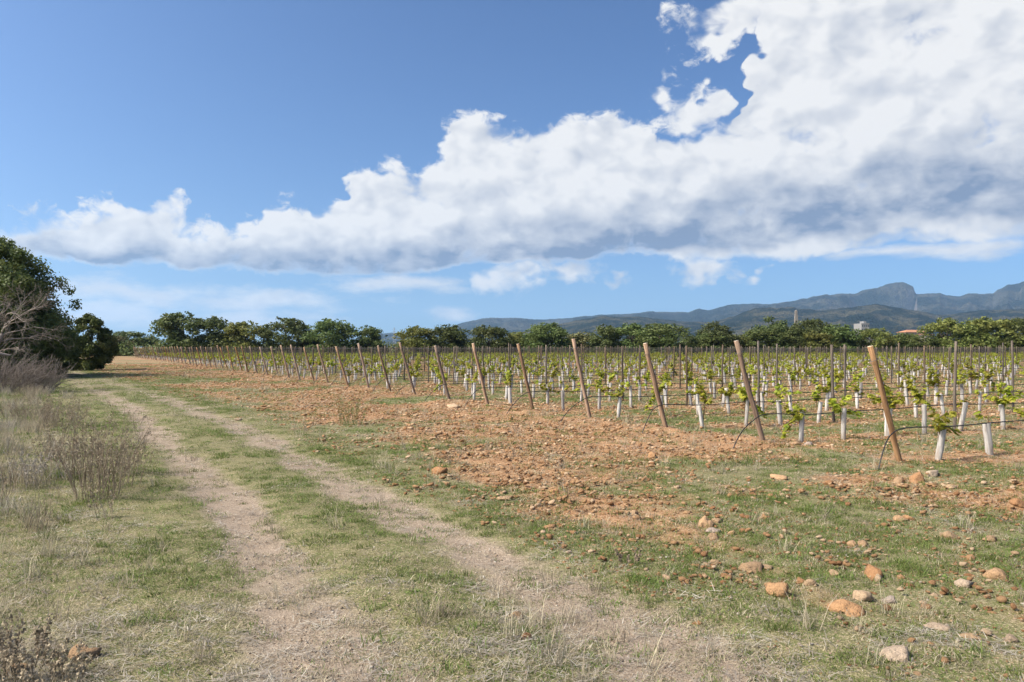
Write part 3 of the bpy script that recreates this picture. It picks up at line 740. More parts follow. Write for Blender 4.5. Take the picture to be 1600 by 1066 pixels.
TREES = [
    (205, 512, 36, 165, 'pine', 0, 'broad low olive green pine far behind the track, left of the vineyard trees'),
    (180, 524, 22, 150, 'dry', 0, 'yellowish bushy tree in front of the broad low pine'),
    (283, 484, 36, 141, 'carob', 0, 'tallest dark tree of the row at the left end of the vineyard'),
    (337, 491, 30, 142, 'carob', 1, 'dark tree directly right of the tallest one at the left end'),
    (384, 499, 31, 140, 'light', 0, 'looser lower tree third in the left hand clump of trees'),
    (447, 493, 36, 141, 'carob', 2, 'broad twin-topped tree standing fourth in the left half of the row'),
    (517, 496, 35, 140, 'carob', 3, 'round bushy tree standing fifth, right of the broad twin-topped one'),
    (577, 507, 23, 142, 'carob', 4, 'small pointed tree just left of the gap showing the distant hill'),
    (650, 507, 29, 140, 'light', 1, 'first bushy tree right of the gap showing the distant hill'),
    (702, 504, 29, 142, 'carob', 5, 'tree before the left foot of the mountain ridge'),
    (765, 506, 29, 140, 'carob', 1, 'rounded tree in front of the low left end of the mountain ridge'),
    (814, 516, 26, 144, 'light', 2, 'low tree left of the dark round tree near the middle of the picture'),
    (851, 502, 32, 140, 'carob', 3, 'dark round tree near the middle of the picture'),
    (906, 517, 28, 146, 'dry', 0, 'low yellowish tree right of the dark round middle tree'),
    (948, 505, 22, 142, 'carob', 4, 'narrow tree at the left end of the long dense clump'),
    (988, 502, 32, 143, 'carob', 0, 'tree in the middle of the long dense clump'),
    (1036, 502, 38, 140, 'carob', 2, 'widest tree at the right end of the long dense clump'),
    (1082, 522, 20, 146, 'carob', 5, 'low dark bush left of the lone domed pine'),
    (1116, 499, 30, 142, 'pine', 1, 'lone domed dark pine between the two dense clumps'),
    (1112, 516, 24, 140, 'carob', 1, 'low bushy tree growing under the lone domed pine'),
    (1163, 521, 22, 144, 'light', 0, 'low tree between the lone domed pine and the tall pine'),
    (1203, 490, 30, 146, 'pine', 2, 'tall domed pine left of the pale tower'),
    (1200, 511, 34, 141, 'carob', 4, 'dark bush filling the space below the tall domed pine'),
    (1262, 490, 34, 147, 'pine', 0, 'spreading pine right of the pale tower'),
    (1246, 508, 26, 142, 'carob', 3, 'dense dark tree below the pale tower'),
    (1275, 516, 24, 140, 'light', 1, 'lighter low tree in front of the spreading pine'),
    (1312, 504, 30, 142, 'carob', 5, 'dark tree just left of the white apartment block'),
    (1368, 510, 27, 141, 'light', 2, 'light green tree between the white block and the orange roofed house'),
    (1408, 518, 22, 143, 'carob', 0, 'low tree left of the orange roofed house'),
    (1440, 523, 26, 140, 'carob', 2, 'low dark bush below the orange roofed house'),
    (1480, 493, 34, 140, 'light', 0, 'tall light green tree right of the orange roofed house'),
    (1546, 493, 40, 141, 'light', 1, 'widest light green tree near the right edge'),
    (1604, 490, 32, 139, 'carob', 1, 'dark green tree cut by the right edge'),
    (1690, 495, 40, 141, 'carob', 3, 'dark tree standing beyond the right edge')]
for t in TREES[:-1]: tree(*t)
# scrub that closes the gaps low down between those trees
random.seed(31)
V, F = leaf_cloud([(R(-86, 112), R(145, 158), R(.3, 2.3)) for _ in range(620)], [R(.9, 1.9) for _ in range(620)], 42000, .34, 77, .7)
tag(link(bpy.data.objects.new('undergrowth', np_mesh('undergrowth', V, F, [m_crown['carob']], smooth=False))), 'low dark scrub between the far trees', 'scrub', kind='stuff')

# the big tree by the track: its own crown of small leaves
def big_tree(name, loc, h, w, seed, n, size, label, kind, clumps=110):
    random.seed(seed); C = []; Rr = []
    for i in range(clumps):
        a = R(0, 6.28); z = R(.06, .93); env = (math.sin(min(1, (z + .10) / 1.05) * math.pi) ** .6) * .5
        rr = env * .9 * math.sqrt(R(.05, 1)); C.append((rr * math.cos(a) * w, rr * math.sin(a) * w, z * h)); Rr.append(R(.06, .13) * w * (1.1 - .35 * z))
    for i in range(34):
        a = R(0, 6.28); z = R(.35, .96); env = (math.sin(min(1, (z + .10) / 1.05) * math.pi) ** .6) * .45
        C.append((env * math.cos(a) * w, env * math.sin(a) * w, z * h)); Rr.append(R(.03, .055) * w)
    t = empty(name, loc, 0); tag(t, label, 'tree')
    V, F = leaf_cloud(C, Rr, n, size, seed, .9, .25)
    link(bpy.data.objects.new('crown', np_mesh('crown', V, F, [m_crown[kind]], smooth=False)), t)
    mb = MB(); top = Vector((.1, 0, h * .28)); r0 = w * .035
    mb.tube([(0, 0, -.1), (.1, .05, h * .12), top], [r0 * 1.2, r0, r0 * .8], 9)
    for c in C[:clumps:6]:
        c = Vector(c) * .8; m = (top + c) * .5 + Vector((R(-.3, .3), R(-.3, .3), R(-.2, .4))); mb.tube([top, m, c], [r0 * .4, r0 * .22, r0 * .05], 5)
    mb.obj('trunk', [m_bark], t); return t
big_tree('carob_tree', (-28.3, 43.5, 0), 7.7, 9.0, 61, 100000, .145, 'big dark green carob tree beside the track at the left edge', 'carob', 170)
big_tree('carob_tree', (-29.9, 56.0, 0), 4.0, 3.9, 62, 24000, .15, 'smaller tree just behind and right of the big carob', 'carob', 95)
big_tree('carob_tree', (-28.0, 47.5, 0), 3.3, 4.4, 64, 22000, .14, 'low dark bush at the foot of the big carob tree', 'carob', 90)

# dead tree and heap of cut branches in front of it
def grow(mb, p, d, L, r, depth, tw, up=.02):
    pts = [p.copy()]; n = 5
    for i in range(n):
        d = (d + Vector((R(-tw, tw), R(-tw, tw), R(-tw, tw) + up))).normalized(); p = p + d * (L / n); pts.append(p.copy())
        if depth > 0 and i >= 1 and R(0, 1) < .85:
            for q in range(1 if R(0, 1) < .6 else 2):
                e = (d + Vector((R(-1, 1), R(-1, 1), R(-.7, .7))) * .95).normalized(); grow(mb, p.copy(), e, L * R(.45, .72), r * .55, depth - 1, tw * 1.1, up)
    mb.tube(pts, [r * (1 - .75 * i / n) for i in range(n + 1)], 5 if depth > 1 else 3)
random.seed(90)
dt = empty('dead_tree', (-19.2, 29.6, gz(-19.2, 29.6))); tag(dt, 'bare grey dead tree leaning before the big carob at the left edge', 'dead tree')
tr = MB(); tr.tube([(-.9, .1, -.1), (-.5, 0, .7), (0, -.1, 1.5), (.35, -.1, 2.1)], [.16, .13, .11, .08], 9); tr.obj('trunk', [m_dead], dt)
for a, dv in enumerate(((.9, .1, .9), (1.0, -.3, .35), (.2, .2, 1.2), (-.4, -.2, 1.0), (.9, .4, .1), (-.8, .1, .7), (1.0, .1, .55), (.5, -.4, .9), (.7, .3, 1.1), (1.0, -.2, .8), (.3, -.5, .6))):
    mb = MB(); grow(mb, Vector((-.05 + .05 * a, -.1, 1.25 + .13 * a)), Vector(dv).normalized(), R(.95, 1.35), .03, 3, .26, .0); mb.obj('branch', [m_dead], dt)
bp = empty('brush_pile', (-18.0, 27.9, gz(-18.0, 27.9))); tag(bp, 'heap of dry grey cut branches and twigs at the left edge', 'brush pile')
lg = MB(); lg.tube([(-1.6, -.2, .95), (-.9, -.3, 1.28), (-.35, -.35, 1.55), (-.1, -.3, 1.42), (.5, -.1, 1.3)], [.10, .11, .10, .075, .03], 9); lg.obj('log', [m_dead], bp)
tw = MB(); random.seed(92)
for i in range(950):
    a = R(0, 6.28); rr = math.sqrt(R(0, 1)); x = -.1 + 2.0 * rr * math.cos(a); y = 1.0 * rr * math.sin(a); z = max(0.0, 1.2 * (1 - rr * .8)) * R(0, 1)
    d = Vector((math.cos(a) * R(.2, 1.1), math.sin(a) * R(.1, .8), R(.15, 1.3))).normalized()
    p = Vector((x, y, z)); L = R(.35, 1.1); pts = [p.copy()]; r = R(.004, .013)
    for k in range(4):
        d = (d + Vector((R(-.3, .3), R(-.3, .3), R(-.32, .25)))).normalized(); p = p + d * L / 4; p.z = max(p.z, .02); pts.append(p.copy())
        for q in range(2):
            e = (d + Vector((R(-1, 1), R(-1, 1), R(-.6, .9)))).normalized(); s2 = p + e * R(.08, .22); tw.tube([p, (p + s2) * .5 + Vector((0, 0, R(-.02, .02))), s2], [r * .6, r * .4, r * .2], 3)
    tw.tube(pts, [r, r * .85, r * .7, r * .5, r * .3], 4)
o = tw.obj('twigs', [m_dead], bp); o['kind'] = 'stuff'

# ================================================================ buildings and mast beyond the trees
def flat(name, c, rough=.85):
    m, nt, b = mat(name, rough, .2); t = nt.new('ShaderNodeTexCoord').outputs['Object']; n = nt.noise(t, .6, 5, .6)
    nt.l.new(nt.mix(nt.ramp(n, .35, .7), tuple(v * .85 for v in c), c), b.inputs['Base Color']); return m
m_white = flat('white_render', (.21, .208, .205)); m_glass = flat('dark_window', (.05, .06, .07), .3); m_tile = flat('terracotta_tiles', (.36, .18, .10)); m_cream = flat('cream_render', (.19, .17, .145)); m_grey = flat('grey_steel', (.34, .35, .36), .5)
def at(px, py, d): return (px - 800) / 1244.4 * d, CAM_H + (543 - py) / 1244.4 * d
def building(px, py_top, wpx, d, dep, floors, cols, m, label, roof=None):
    x, zt = at(px, py_top, d); w = wpx / 1244.4 * d; t = empty('house' if roof else 'apartment_block', (x, d, 0)); tag(t, label, 'building')
    mb = MB(); mb.box((0, 0, zt / 2), (w, dep, zt)); mb.obj('wall', [m], t, False)
    if roof:
        mb = MB(); e = .6; h = w * .13
        V = [(-w / 2 - e, -dep / 2 - e, zt), (w / 2 + e, -dep / 2 - e, zt), (w / 2 + e, dep / 2 + e, zt), (-w / 2 - e, dep / 2 + e, zt), (-w / 4, 0, zt + h), (w / 4, 0, zt + h)]
        mb.add(V, [[0, 1, 5, 4], [1, 2, 5], [2, 3, 4, 5], [3, 0, 4], [3, 2, 1, 0]]); mb.obj('roof', [roof], t, False)
    else:
        mb = MB(); mb.box((w * .2, 0, zt + .9), (w * .34, dep * .5, 1.8)); mb.obj('stair_head', [m], t, False)
        mb = MB(); mb.box((0, -dep / 2 - .05, zt - .1), (w + .3, .3, .5)); mb.obj('parapet', [m], t, False)
    fh = 3.0; wm = MB(); wm.box((0, 0, 0), (w / cols * .5, .16, 1.5)); me = wm.mesh('window', [m_glass], False)
    for f in range(floors):
        for c in range(cols):
            o = link(bpy.data.objects.new('window', me), t); o.location = ((c + .5) / cols * w - w / 2, -dep / 2 - .02, zt - 1.9 - f * fh)
    return t
building(1346, 506, 12, 620, 14, 4, 4, m_white, 'white flat roofed apartment block rising behind the dark trees')
building(1424, 519.5, 30, 480, 12, 2, 5, m_cream, 'low house with an orange tiled roof behind the trees', m_tile)
building(1446, 523, 12, 470, 8, 1, 2, m_cream, 'small orange roofed annexe right of the low house', m_tile)
building(238, 538, 14, 230, 6, 1, 3, m_white, 'small pale building half hidden right of the broad low pine', m_tile)
x, zt = at(1244, 484, 900); t = empty('church_tower', (x, 900, 0)); tag(t, 'slim pale tower rising above the pines', 'tower')
mb = MB(); mb.box((0, 0, zt * .42), (3.2, 3.2, zt * .84)); mb.obj('shaft', [m_cream], t, False)
mb = MB(); mb.box((0, 0, zt * .90), (2.4, 2.4, zt * .12)); mb.obj('belfry', [m_cream], t, False)
mb = MB(); mb.add([(-1.3, -1.3, zt * .96), (1.3, -1.3, zt * .96), (1.3, 1.3, zt * .96), (-1.3, 1.3, zt * .96), (0, 0, zt)], [[0, 1, 4], [1, 2, 4], [2, 3, 4], [3, 0, 4]]); mb.obj('spire', [m_cream], t, False)
x, zt = at(616, 512, 1500); t = MB()
for sx, sy in ((-1, -1), (1, -1), (1, 1), (-1, 1)): t.tube([(sx * 2.6, sy * 2.6, 0), (sx * .4, sy * .4, zt)], .22, 4)
for i in range(8):
    f = i / 8; r = 2.6 - 2.2 * f; z = zt * f; z2 = zt * (i + 1) / 8; t.tube([(-r, -r, z), (r, -r, z2)], .12, 4); t.tube([(r, -r, z), (-r, -r, z2)], .12, 4)
for z, w in ((.80, 4.5), (.92, 3.6)): t.tube([(-w, 0, zt * z), (w, 0, zt * z)], .2, 4)
o = t.obj('power_pylon', [m_grey]); o.location = (x, 1500, 0); tag(o, 'tiny steel lattice pylon far off beside the distant hill', 'pylon')

# ================================================================ ground cover
import bmesh
m_grass = leaf_mat('green_grass', (.080, .125, .026), (.155, .195, .045), None, trans=.35, rough=.6)
m_dry = leaf_mat('dry_grass', (.24, .205, .14), (.40, .35, .25), None, trans=.25, rough=.8, spec=.1)
m_grey = leaf_mat('grey_straw', (.22, .195, .16), (.42, .385, .325), None, trans=.15, rough=.85, spec=.1)
m_weed = leaf_mat('dark_dry_weed', (.16, .125, .085), (.31, .255, .185), None, trans=.1, rough=.9, spec=.1)
def earth_mat(name, c1, c2, c3, scale=40.0, bd=.01):
    m, nt, b = mat(name, .95, .1); oi = nt.new('ShaderNodeObjectInfo').outputs['Random']; isl = nt.new('ShaderNodeNewGeometry').outputs['Random Per Island']
    t = nt.new('ShaderNodeTexCoord').outputs['Object']; r = nt.m('FRACT', nt.m('ADD', nt.m('MULTIPLY', isl, 3.7), nt.m('MULTIPLY', oi, 5.3)))
    n = nt.noise(t, scale, 6, .7)
    c = nt.mix(nt.ramp(r, .1, .6), c1, c2); c = nt.mix(nt.ramp(r, .62, .95), c, c3); c = nt.mix(nt.m('MULTIPLY', nt.ramp(n, .45, .7), .45), c, tuple(v * .55 for v in c1))
    nt.l.new(c, b.inputs['Base Color']); bump(nt, b, n, bd, 1.0); return m
m_clod = earth_mat('earth_clod', (.235, .125, .06), (.335, .205, .105), (.46, .34, .22))
m_gravel = earth_mat('pale_gravel', (.36, .27, .19), (.47, .39, .30), (.58, .53, .45))

def blades(seed, n, rad, h0, h1, wid, lean, m, flat=False):
    random.seed(seed); V = []; F = []
    for i in range(n):
        a = R(0, 6.28); rr = rad * math.sqrt(R(0, 1)); p = Vector((rr * math.cos(a), rr * math.sin(a), -.004))
        b = R(0, 6.28); d = Vector((math.cos(b), math.sin(b), 0)); h = R(h0, h1); w = wid * R(.6, 1.3); ln = lean * R(.3, 1.5)
        sd = Vector((-d.y, d.x, 0)) * w * .5
        if flat: p.z = R(.002, .018); up = Vector((0, 0, R(-.1, .25)))
        else: up = Vector((0, 0, 1))
        dirv = (up + d * (ln if not flat else 1.0)).normalized() if not flat else (d + up).normalized()
        q = p + dirv * h * .55; e = q + (dirv + d * ln * .8 + Vector((0, 0, -.25 * ln if not flat else R(-.2, .2)))).normalized() * h * .5
        o = len(V); V += [p - sd, p + sd, q + sd * .8, q - sd * .8, e]; F += [[o, o + 1, o + 2, o + 3], [o + 3, o + 2, o + 4]]
    return np_mesh('blades', [tuple(v) for v in V], F, [m], smooth=False)
def rock_mesh(name, seed, sub, rough, sq, m, n=1, spread=0.0, smooth=True, facet=0.0):
    g = np.random.default_rng(seed); VV = []; FF = []; off = 0
    for k in range(n):
        bm = bmesh.new(); bmesh.ops.create_icosphere(bm, subdivisions=sub, radius=1.0)
        V = np.array([v.co for v in bm.verts]); F = np.array([[v.index for v in f.verts] for f in bm.faces]); bm.free()
        ph = g.random(3) * 50; dn = V * 1.3 + ph
        r = 1 + rough * (fbm(dn[:, 0] + dn[:, 2] * .7, dn[:, 1] - dn[:, 2] * .5, 1.0, 3, int(seed * 13 + k)) - .5) * 2
        if sub > 2: r = r + rough * .8 * (fbm(dn[:, 0] - dn[:, 2] * 1.3, dn[:, 1] + dn[:, 2] * 1.1, 3.2, 3, int(seed * 7 + k), .65) - .5)
        for q in range(int(facet)):            # flat broken faces
            nn = g.normal(size=3); nn /= np.linalg.norm(nn); lim = g.uniform(.52, .9); dd = V @ nn * r; r = np.where(dd > lim, r * lim / np.maximum(dd, 1e-6), r)
        V = V * r[:, None] * (np.array((1, g.uniform(.6, 1), sq * g.uniform(.7, 1.2))))
        a = g.random() * 6.28; c, s = math.cos(a), math.sin(a); V = np.stack([V[:, 0] * c - V[:, 1] * s, V[:, 0] * s + V[:, 1] * c, V[:, 2]], 1)
        if n > 1:
            sz = .16 + .84 * g.random() ** 3; a = g.random() * 6.28; rr = spread * math.sqrt(g.random())
            V = V * sz + np.array((rr * math.cos(a), rr * math.sin(a), sz * .15))
        VV.append(V); FF.append(F + off); off += len(V)
    return np_mesh(name, np.concatenate(VV), np.concatenate(FF), [m], smooth)

green = [blades(1 + i, 64, .10, .010, .030 + .010 * (i % 3), .0034, 1.2, m_grass) for i in range(5)] + [blades(8, 40, .07, .03, .075, .004, .8, m_grass), blades(9, 30, .05, .012, .026, .010, 1.8, m_grass)]
dry = [blades(21 + i, 56, .11, .012, .05, .0030, 1.5, m_dry) for i in range(4)] + [blades(26, 26, .06, .10, .24, .003, .5, m_dry)]
tall = [blades(61 + i, 60, .14, .14, .38, .0034, .35, (m_dry, m_grey, m_dry)[i]) for i in range(3)] + [blades(66, 60, .14, .08, .22, .004, .45, m_grass), blades(67, 40, .14, .15, .45, .0038, .4, m_weed)]
litter = [blades(31 + i, 46, .15, .03, .11, .0035, 1, m_grey, True) for i in range(3)] + [blades(37, 46, .15, .02, .09, .003, 1, m_dry, True)]
clods = [rock_mesh('clods', 41 + i, 2, .7, .55, m_clod, 10, 6.0, facet=5) for i in range(8)]
gravel = [rock_mesh('gravel', 51 + i, 1, .3, .55, m_gravel, 12, 9.0) for i in range(4)]

def candidates(rho, seed, dmax, dmin=2.7, fall=1.3, tan=.82):
    g = np.random.default_rng(seed); e = 2 - fall
    tot = int(2 * tan * rho * 4 ** fall * (dmax ** e - dmin ** e) / e)
    d = (dmin ** e + g.random(tot) * (dmax ** e - dmin ** e)) ** (1 / e); x = (g.random(tot) * 2 - 1) * (tan * d)
    m = g.random(tot // 3) * (12 - dmin) + dmin; x2 = np.sign(g.random(len(m)) - .5) * (tan * m + g.random(len(m)) * 1.6)   # a margin beside the near view
    q = g.random(len(m)) < np.minimum(1, rho * (4 / m) ** fall * 1.6 * 2 * (12 - dmin) / max(len(m), 1)); x = np.concatenate([x, x2[q]]); d = np.concatenate([d, m[q]])
    return x, d, g
def cover(name, rho, seed, dmax, dens, protos, pick, size, label, cat, zoff=0.0, fall=1.3, grow=.45, tilt=.12):
    x, y, g = candidates(rho, seed, dmax, fall=fall); z = zones(x, y); p = dens(x, y, z); keep = g.random(len(x)) < p
    x, y = x[keep], y[keep]; n = len(x); z = {k: v[keep] for k, v in z.items()}
    s = size(x, y, z, g) * np.maximum(1, y / 6.0) ** grow
    rot = np.stack([g.normal(size=n) * tilt, g.normal(size=n) * tilt, g.random(n) * 6.283], 1)
    scl = np.stack([s, s, s * np.maximum(1, y / 6.0) ** (-grow * .5)], 1)
    P = np.stack([x, y, gzv(x, y) + zoff], 1)
    return scatter(name, P, rot, scl, pick(x, y, z, g), protos, label, cat)
def patch(x, y, sc, seed, lo, hi): return sstep(fbm(x, y, sc, 4, seed, .55), lo, hi)
near_dry = lambda x, y: 1 - sstep(y + .35 * np.abs(x - .3), 4.6, 6.6)
verge = lambda z: sstep(z['left'], .5, 1.8)
def d_green(x, y, z):
    g = np.where(z['right'] > 0, (1 - z['soil']) * .95 + .20, .85)
    g = g * (1 - .88 * z['rut']) * (.25 + .75 * patch(x, y, .8, 60, .34, .58))
    g = g * (1 - .55 * near_dry(x, y)) * (1 - .45 * verge(z) * (1 - sstep(y, 14, 24)))
    return np.clip(g, 0, 1)
def d_dry(x, y, z):
    g = .20 + .15 * z['rut'] + .60 * verge(z) + .35 * near_dry(x, y)
    g = np.where(z['right'] > .6, .42, g) * (.35 + .65 * patch(x, y, .7, 75, .35, .6))
    return np.clip(g, 0, 1)
def d_tall(x, y, z):
    g = sstep(z['left'], .9, 2.4) * sstep(y, 5.5, 8.0) * (1 - sstep(y, 34, 46)); return g * (.15 + .85 * patch(x, y, .45, 85, .42, .62))
def d_litter(x, y, z):
    g = z['rut'] * .22 + near_dry(x, y) * .8 * (.3 + .7 * sstep(-x, -1.5, 1.5)) + .25 * verge(z) * (1 - sstep(y, 9, 14)) + .05
    return np.clip(g * (.3 + .7 * patch(x, y, .9, 95, .38, .6)), 0, 1)
def d_clod(x, y, z):
    return np.clip(z['soil'] * .95 * (.3 + .7 * patch(x, y, .6, 105, .3, .55)) + .30 * (z['right'] > .5) * patch(x, y, .9, 111, .40, .60), 0, 1)
def d_gravel(x, y, z):
    return np.clip(z['rut'] * .75 + .22 * near_dry(x, y) + .12 * z['soil'] + .05, 0, 1)
one = lambda lo, hi: (lambda x, y, z, g: lo + (hi - lo) * g.random(len(x)))
cover('grass', 340, 1, 70, d_green, green, lambda x, y, z, g: g.choice(7, len(x), p=[.17] * 5 + [.08, .07]), one(.7, 1.25), 'short green grass growing on the track and verge', 'grass')
cover('dry_grass', 200, 2, 60, d_dry, dry, lambda x, y, z, g: g.choice(5, len(x), p=[.24] * 4 + [.04]), one(.7, 1.3), 'short straw coloured dry grass', 'dry grass')
cover('tall_dry_grass', 85, 3, 46, d_tall, tall, lambda x, y, z, g: g.choice(5, len(x), p=[.22, .22, .16, .2, .2]), one(.5, 1.1), 'taller dry grass tufts on the left verge', 'dry grass', grow=.25)
cover('straw_litter', 110, 4, 24, d_litter, litter, lambda x, y, z, g: g.choice(4, len(x)), one(.6, 1.2), 'flattened grey straw lying on the ground', 'straw', tilt=.06)
cover('soil_clods', 620, 5, 75, d_clod, clods, lambda x, y, z, g: g.choice(8, len(x)), lambda x, y, z, g: .008 + .040 * g.random(len(x)) ** 4, 'loose reddish clods of tilled earth', 'clods', zoff=.0, fall=1.0, grow=.3)
cover('gravel', 380, 6, 40, d_gravel, gravel, lambda x, y, z, g: g.choice(4, len(x)), lambda x, y, z, g: .004 + .009 * g.random(len(x)) ** 2, 'fine pale gravel in the wheel ruts', 'gravel', grow=.5)

# ---------------------------------------------------------------- stones one can pick out
stone_kinds = {'tan': earth_mat('tan_stone', (.32, .215, .125), (.37, .26, .155), (.42, .31, .20), 3.5, .03), 'orange': earth_mat('orange_earth_lump', (.32, .175, .085), (.38, .225, .115), (.42, .275, .155), 3.5, .03),
               'pale': earth_mat('pale_limestone', (.34, .255, .175), (.38, .29, .205), (.42, .33, .24), 3.5, .03), 'grey': earth_mat('grey_stone', (.30, .24, .19), (.36, .29, .235), (.40, .33, .27), 3.5, .03)}
STONES = [(1456, 746, 27, 'pale', 'pale rounded stone lying right of the nearest end post'), (1432, 754, 26, 'orange', 'orange earth lump against the pale rounded stone by the nearest post'),
    (1404, 752, 20, 'tan', 'tan stone lying straight below the foot of the nearest end post'), (1485, 764, 18, 'tan', 'tan stone right of the pale rounded stone'),
    (1100, 820, 27, 'orange', 'orange lump at the left of the little group of stones'), (1120, 815, 22, 'tan', 'tan stone at the back of the little group of stones'),
    (1112, 829, 20, 'grey', 'grey pinkish stone in front of the orange lump in the stone group'), (1113, 841, 22, 'tan', 'tan stone at the front of the little group of stones'),
    (688, 740, 22, 'orange', 'lone orange brown lump near the right wheel rut'), (990, 802, 19, 'tan', 'tan stone lying alone on bare earth in the middle'),
    (858, 823, 15, 'orange', 'orange stone at the edge of the green strip'), (787, 780, 18, 'tan', 'tan stone left of the orange one at the green strip'),
    (1325, 953, 44, 'orange', 'large round orange lump in the grass at lower right'), (1402, 1030, 46, 'pale', 'largest pale flat stone near the bottom right'),
    (1361, 899, 34, 'orange', 'wide orange lump above the large round one'), (1370, 906, 18, 'tan', 'small tan stone beside the wide orange lump'),
    (1266, 915, 22, 'tan', 'tan stone left of the large round orange lump'), (1250, 909, 24, 'orange', 'orange stone behind the tan one at lower right'),
    (1217, 929, 32, 'orange', 'rough reddish clod left of the large round orange lump'), (1237, 935, 14, 'tan', 'small tan pebble beside the rough reddish clod'),
    (1343, 935, 36, 'tan', 'flat tan stone half sunk above the large round lump'), (1386, 941, 22, 'grey', 'grey stone right of the large round orange lump'),
    (1405, 903, 12, 'orange', 'upright little orange stone in the grass'), (1504, 917, 26, 'pale', 'pale stone near the right edge above the flat tan slab'),
    (1464, 984, 32, 'pale', 'flat pale slab in the grass near the right edge'), (1513, 998, 26, 'tan', 'tan stone below the flat pale slab'),
    (1577, 1003, 22, 'pale', 'pale stone close to the right edge of the picture'), (1516, 874, 16, 'orange', 'upright brown stone near the right edge'),
    (1402, 811, 18, 'orange', 'orange stone in a patch of red earth at right'), (1410, 813, 12, 'tan', 'tan pebble touching the orange stone in red earth'),
    (1345, 850, 22, 'tan', 'tan stone in the middle of the right hand grass'), (1329, 851, 16, 'orange', 'orange stone left of the tan one in the right hand grass'),
    (1115, 880, 18, 'tan', 'tan stone in the grass below the stone group'), (1175, 888, 36, 'tan', 'wide tan earth slab in the grass below the stone group'),
    (1198, 887, 18, 'tan', 'tan stone at the right end of the wide tan slab'), (1303, 898, 20, 'tan', 'tan flat stone left of the wide orange lump'),
    (1215, 748, 22, 'orange', 'broad orange mound between the first and second end posts'), (1294, 757, 18, 'orange', 'orange stone right of the broad orange mound'),
    (1240, 697, 18, 'tan', 'round tan stone at the foot of a sleeve near the second post'), (1262, 697, 18, 'grey', 'dark stone beside the round tan one near the second post'),
    (708, 638, 16, 'tan', 'pale tan stone at the foot of the seventh leaning post'), (130, 1030, 40, 'tan', 'tan stone among dry litter at the bottom left'),
    (28, 1052, 34, 'tan', 'tan stone in the bottom left corner'), (806, 958, 24, 'tan', 'flat tan stone between the wheel ruts'), (1090, 968, 14, 'orange', 'little orange stone in the right wheel rut'),
    (820, 995, 16, 'orange', 'orange stone near the bottom middle'), (1420, 812, 14, 'orange', 'orange crumb right of the tan pebble in red earth'), (372, 657, 12, 'pale', 'bleached stone on the verge beside the right rut far off'),
    (868, 770, 15, 'orange', 'orange lump on bare earth above the green strip'), (1020, 716, 16, 'orange', 'orange lump on bare earth left of the third post hose'), (760, 742, 14, 'orange', 'orange lump right of the lone brown one near the rut'),
    (1590, 790, 26, 'orange', 'orange earth lump at the right edge'), (1545, 845, 20, 'tan', 'tan stone above the upright brown one'), (1480, 840, 24, 'tan', 'flat tan stone in the grass at right'), (1560, 905, 28, 'orange', 'flat orange lump near the right edge')]
for i, (px, py, w, c, lab) in enumerate(STONES):
    x, d = ground_pt(px, py); r = w / 1244.4 * d / 2 * 1.32
    me = rock_mesh('stone', 400 + i, 3, .45 if c != 'orange' else .6, .62, stone_kinds[c], facet=15 if c != 'orange' else 7, smooth=False)
    o = bpy.data.objects.new('stone', me); o.scale = (r, r, r); o.location = (x, d, gz(x, d) + r * .12); link(o)
    tag(o, lab, 'stone' , 'stones lying about the field edge')

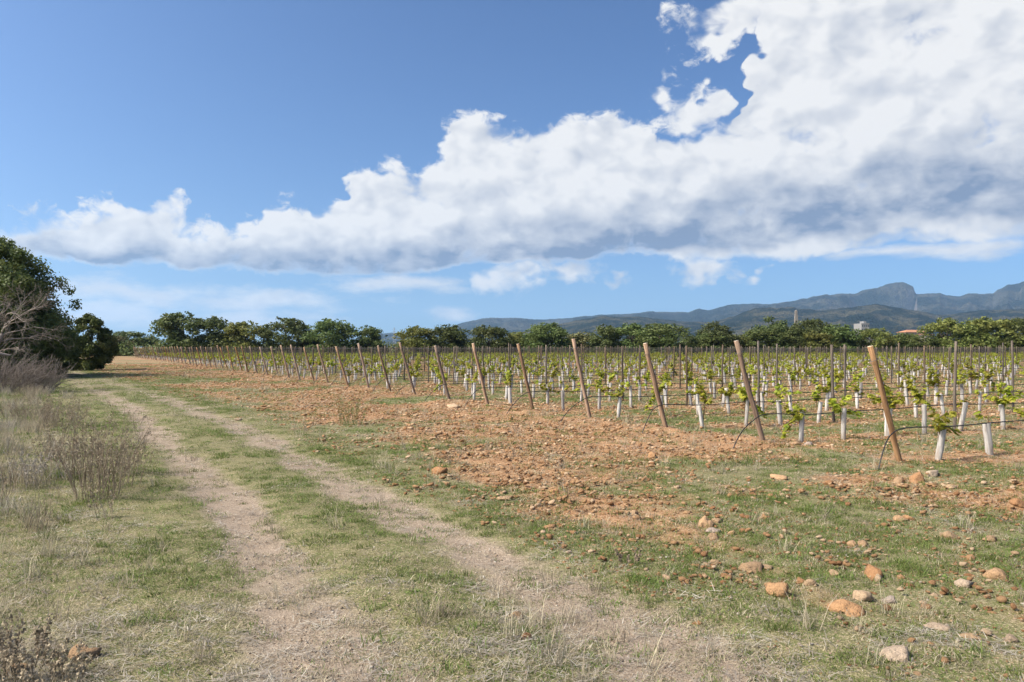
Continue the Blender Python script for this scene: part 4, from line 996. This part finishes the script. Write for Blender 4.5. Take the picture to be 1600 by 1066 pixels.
# ---------------------------------------------------------------- weeds that stand out
def weed(px, py, hpx, spread, n, m, label, seed, heads=True, name='dry_weed'):
    x, d = ground_pt(px, py); h = hpx / 1244.4 * d; random.seed(seed); t = empty(name, (x, d, gz(x, d))); tag(t, label, 'weed')
    st = MB(); hd = MB()
    for i in range(n):
        a = R(0, 6.28); rr = spread * .5 * math.sqrt(R(0, 1)); p = Vector((rr * math.cos(a), rr * math.sin(a), -.02)); dv = Vector((math.cos(a) * .25, math.sin(a) * .25, 1)).normalized(); L = h * R(.5, 1.05); pts = [p.copy()]
        for k in range(5):
            dv = (dv + Vector((R(-.16, .16), R(-.16, .16), 0))).normalized(); p = p + dv * L / 5; pts.append(p.copy())
            if k >= 1:
                for q in range(2):
                    e = (dv + Vector((R(-1, 1), R(-1, 1), R(-.1, .6)))).normalized(); s2 = p + e * R(.05, .16) * (h / .7)
                    st.tube([p, s2], [.0016, .0008], 3)
                    if heads:
                        for w in range(5):
                            c = s2.lerp(p, R(-.05, .5)); leaf_shape(hd, c + Vector((R(-.01, .01), R(-.01, .01), R(-.01, .01))), Vector((R(-1, 1), R(-1, 1), R(-.2, 1))), Vector((R(-1, 1), R(-1, 1), R(-1, 1))), R(.008, .018))
        st.tube(pts, [.0032, .0028, .0024, .002, .0015, .001], 4)
    st.obj('stems', [m], t); 
    if heads: hd.obj('seed_heads', [m], t, False)['kind'] = 'stuff'
weed(150, 778, 128, .50, 46, m_weed, 'tallest dark brown dry weed clump left of the track', 1)
weed(118, 745, 92, .55, 40, m_weed, 'brown dry weed clump just left of the tallest one', 2)
weed(186, 760, 84, .50, 34, m_weed, 'brown dry weed clump just right of the tallest one', 3)
weed(212, 742, 60, .35, 22, m_weed, 'small dry weed nearest the left wheel rut', 4)
weed(92, 668, 48, 1.0, 60, m_weed, 'low reddish dry weed clump in front of the brush pile', 5)
weed(52, 664, 44, 1.0, 55, m_weed, 'low dry weed clump at the foot of the brush pile', 6)
weed(165, 812, 62, .2, 6, m_weed, 'thin dark weed stalk below the tallest clump', 7)
weed(30, 760, 60, .6, 36, m_grey, 'pale grey dry weed clump at the left edge', 8)
weed(20, 1050, 70, .36, 30, m_weed, 'dark dry weed clump in the bottom left corner', 9)
weed(70, 1075, 62, .34, 24, m_weed, 'dark dry weed clump right of the bottom left corner', 10)
weed(548, 667, 46, .42, 34, m_grass, 'lone yellowish green broom bush on the bare earth', 11, False, 'broom_bush')
weed(985, 880, 32, .15, 5, m_weed, 'single thin dry stalk on the green strip', 12)
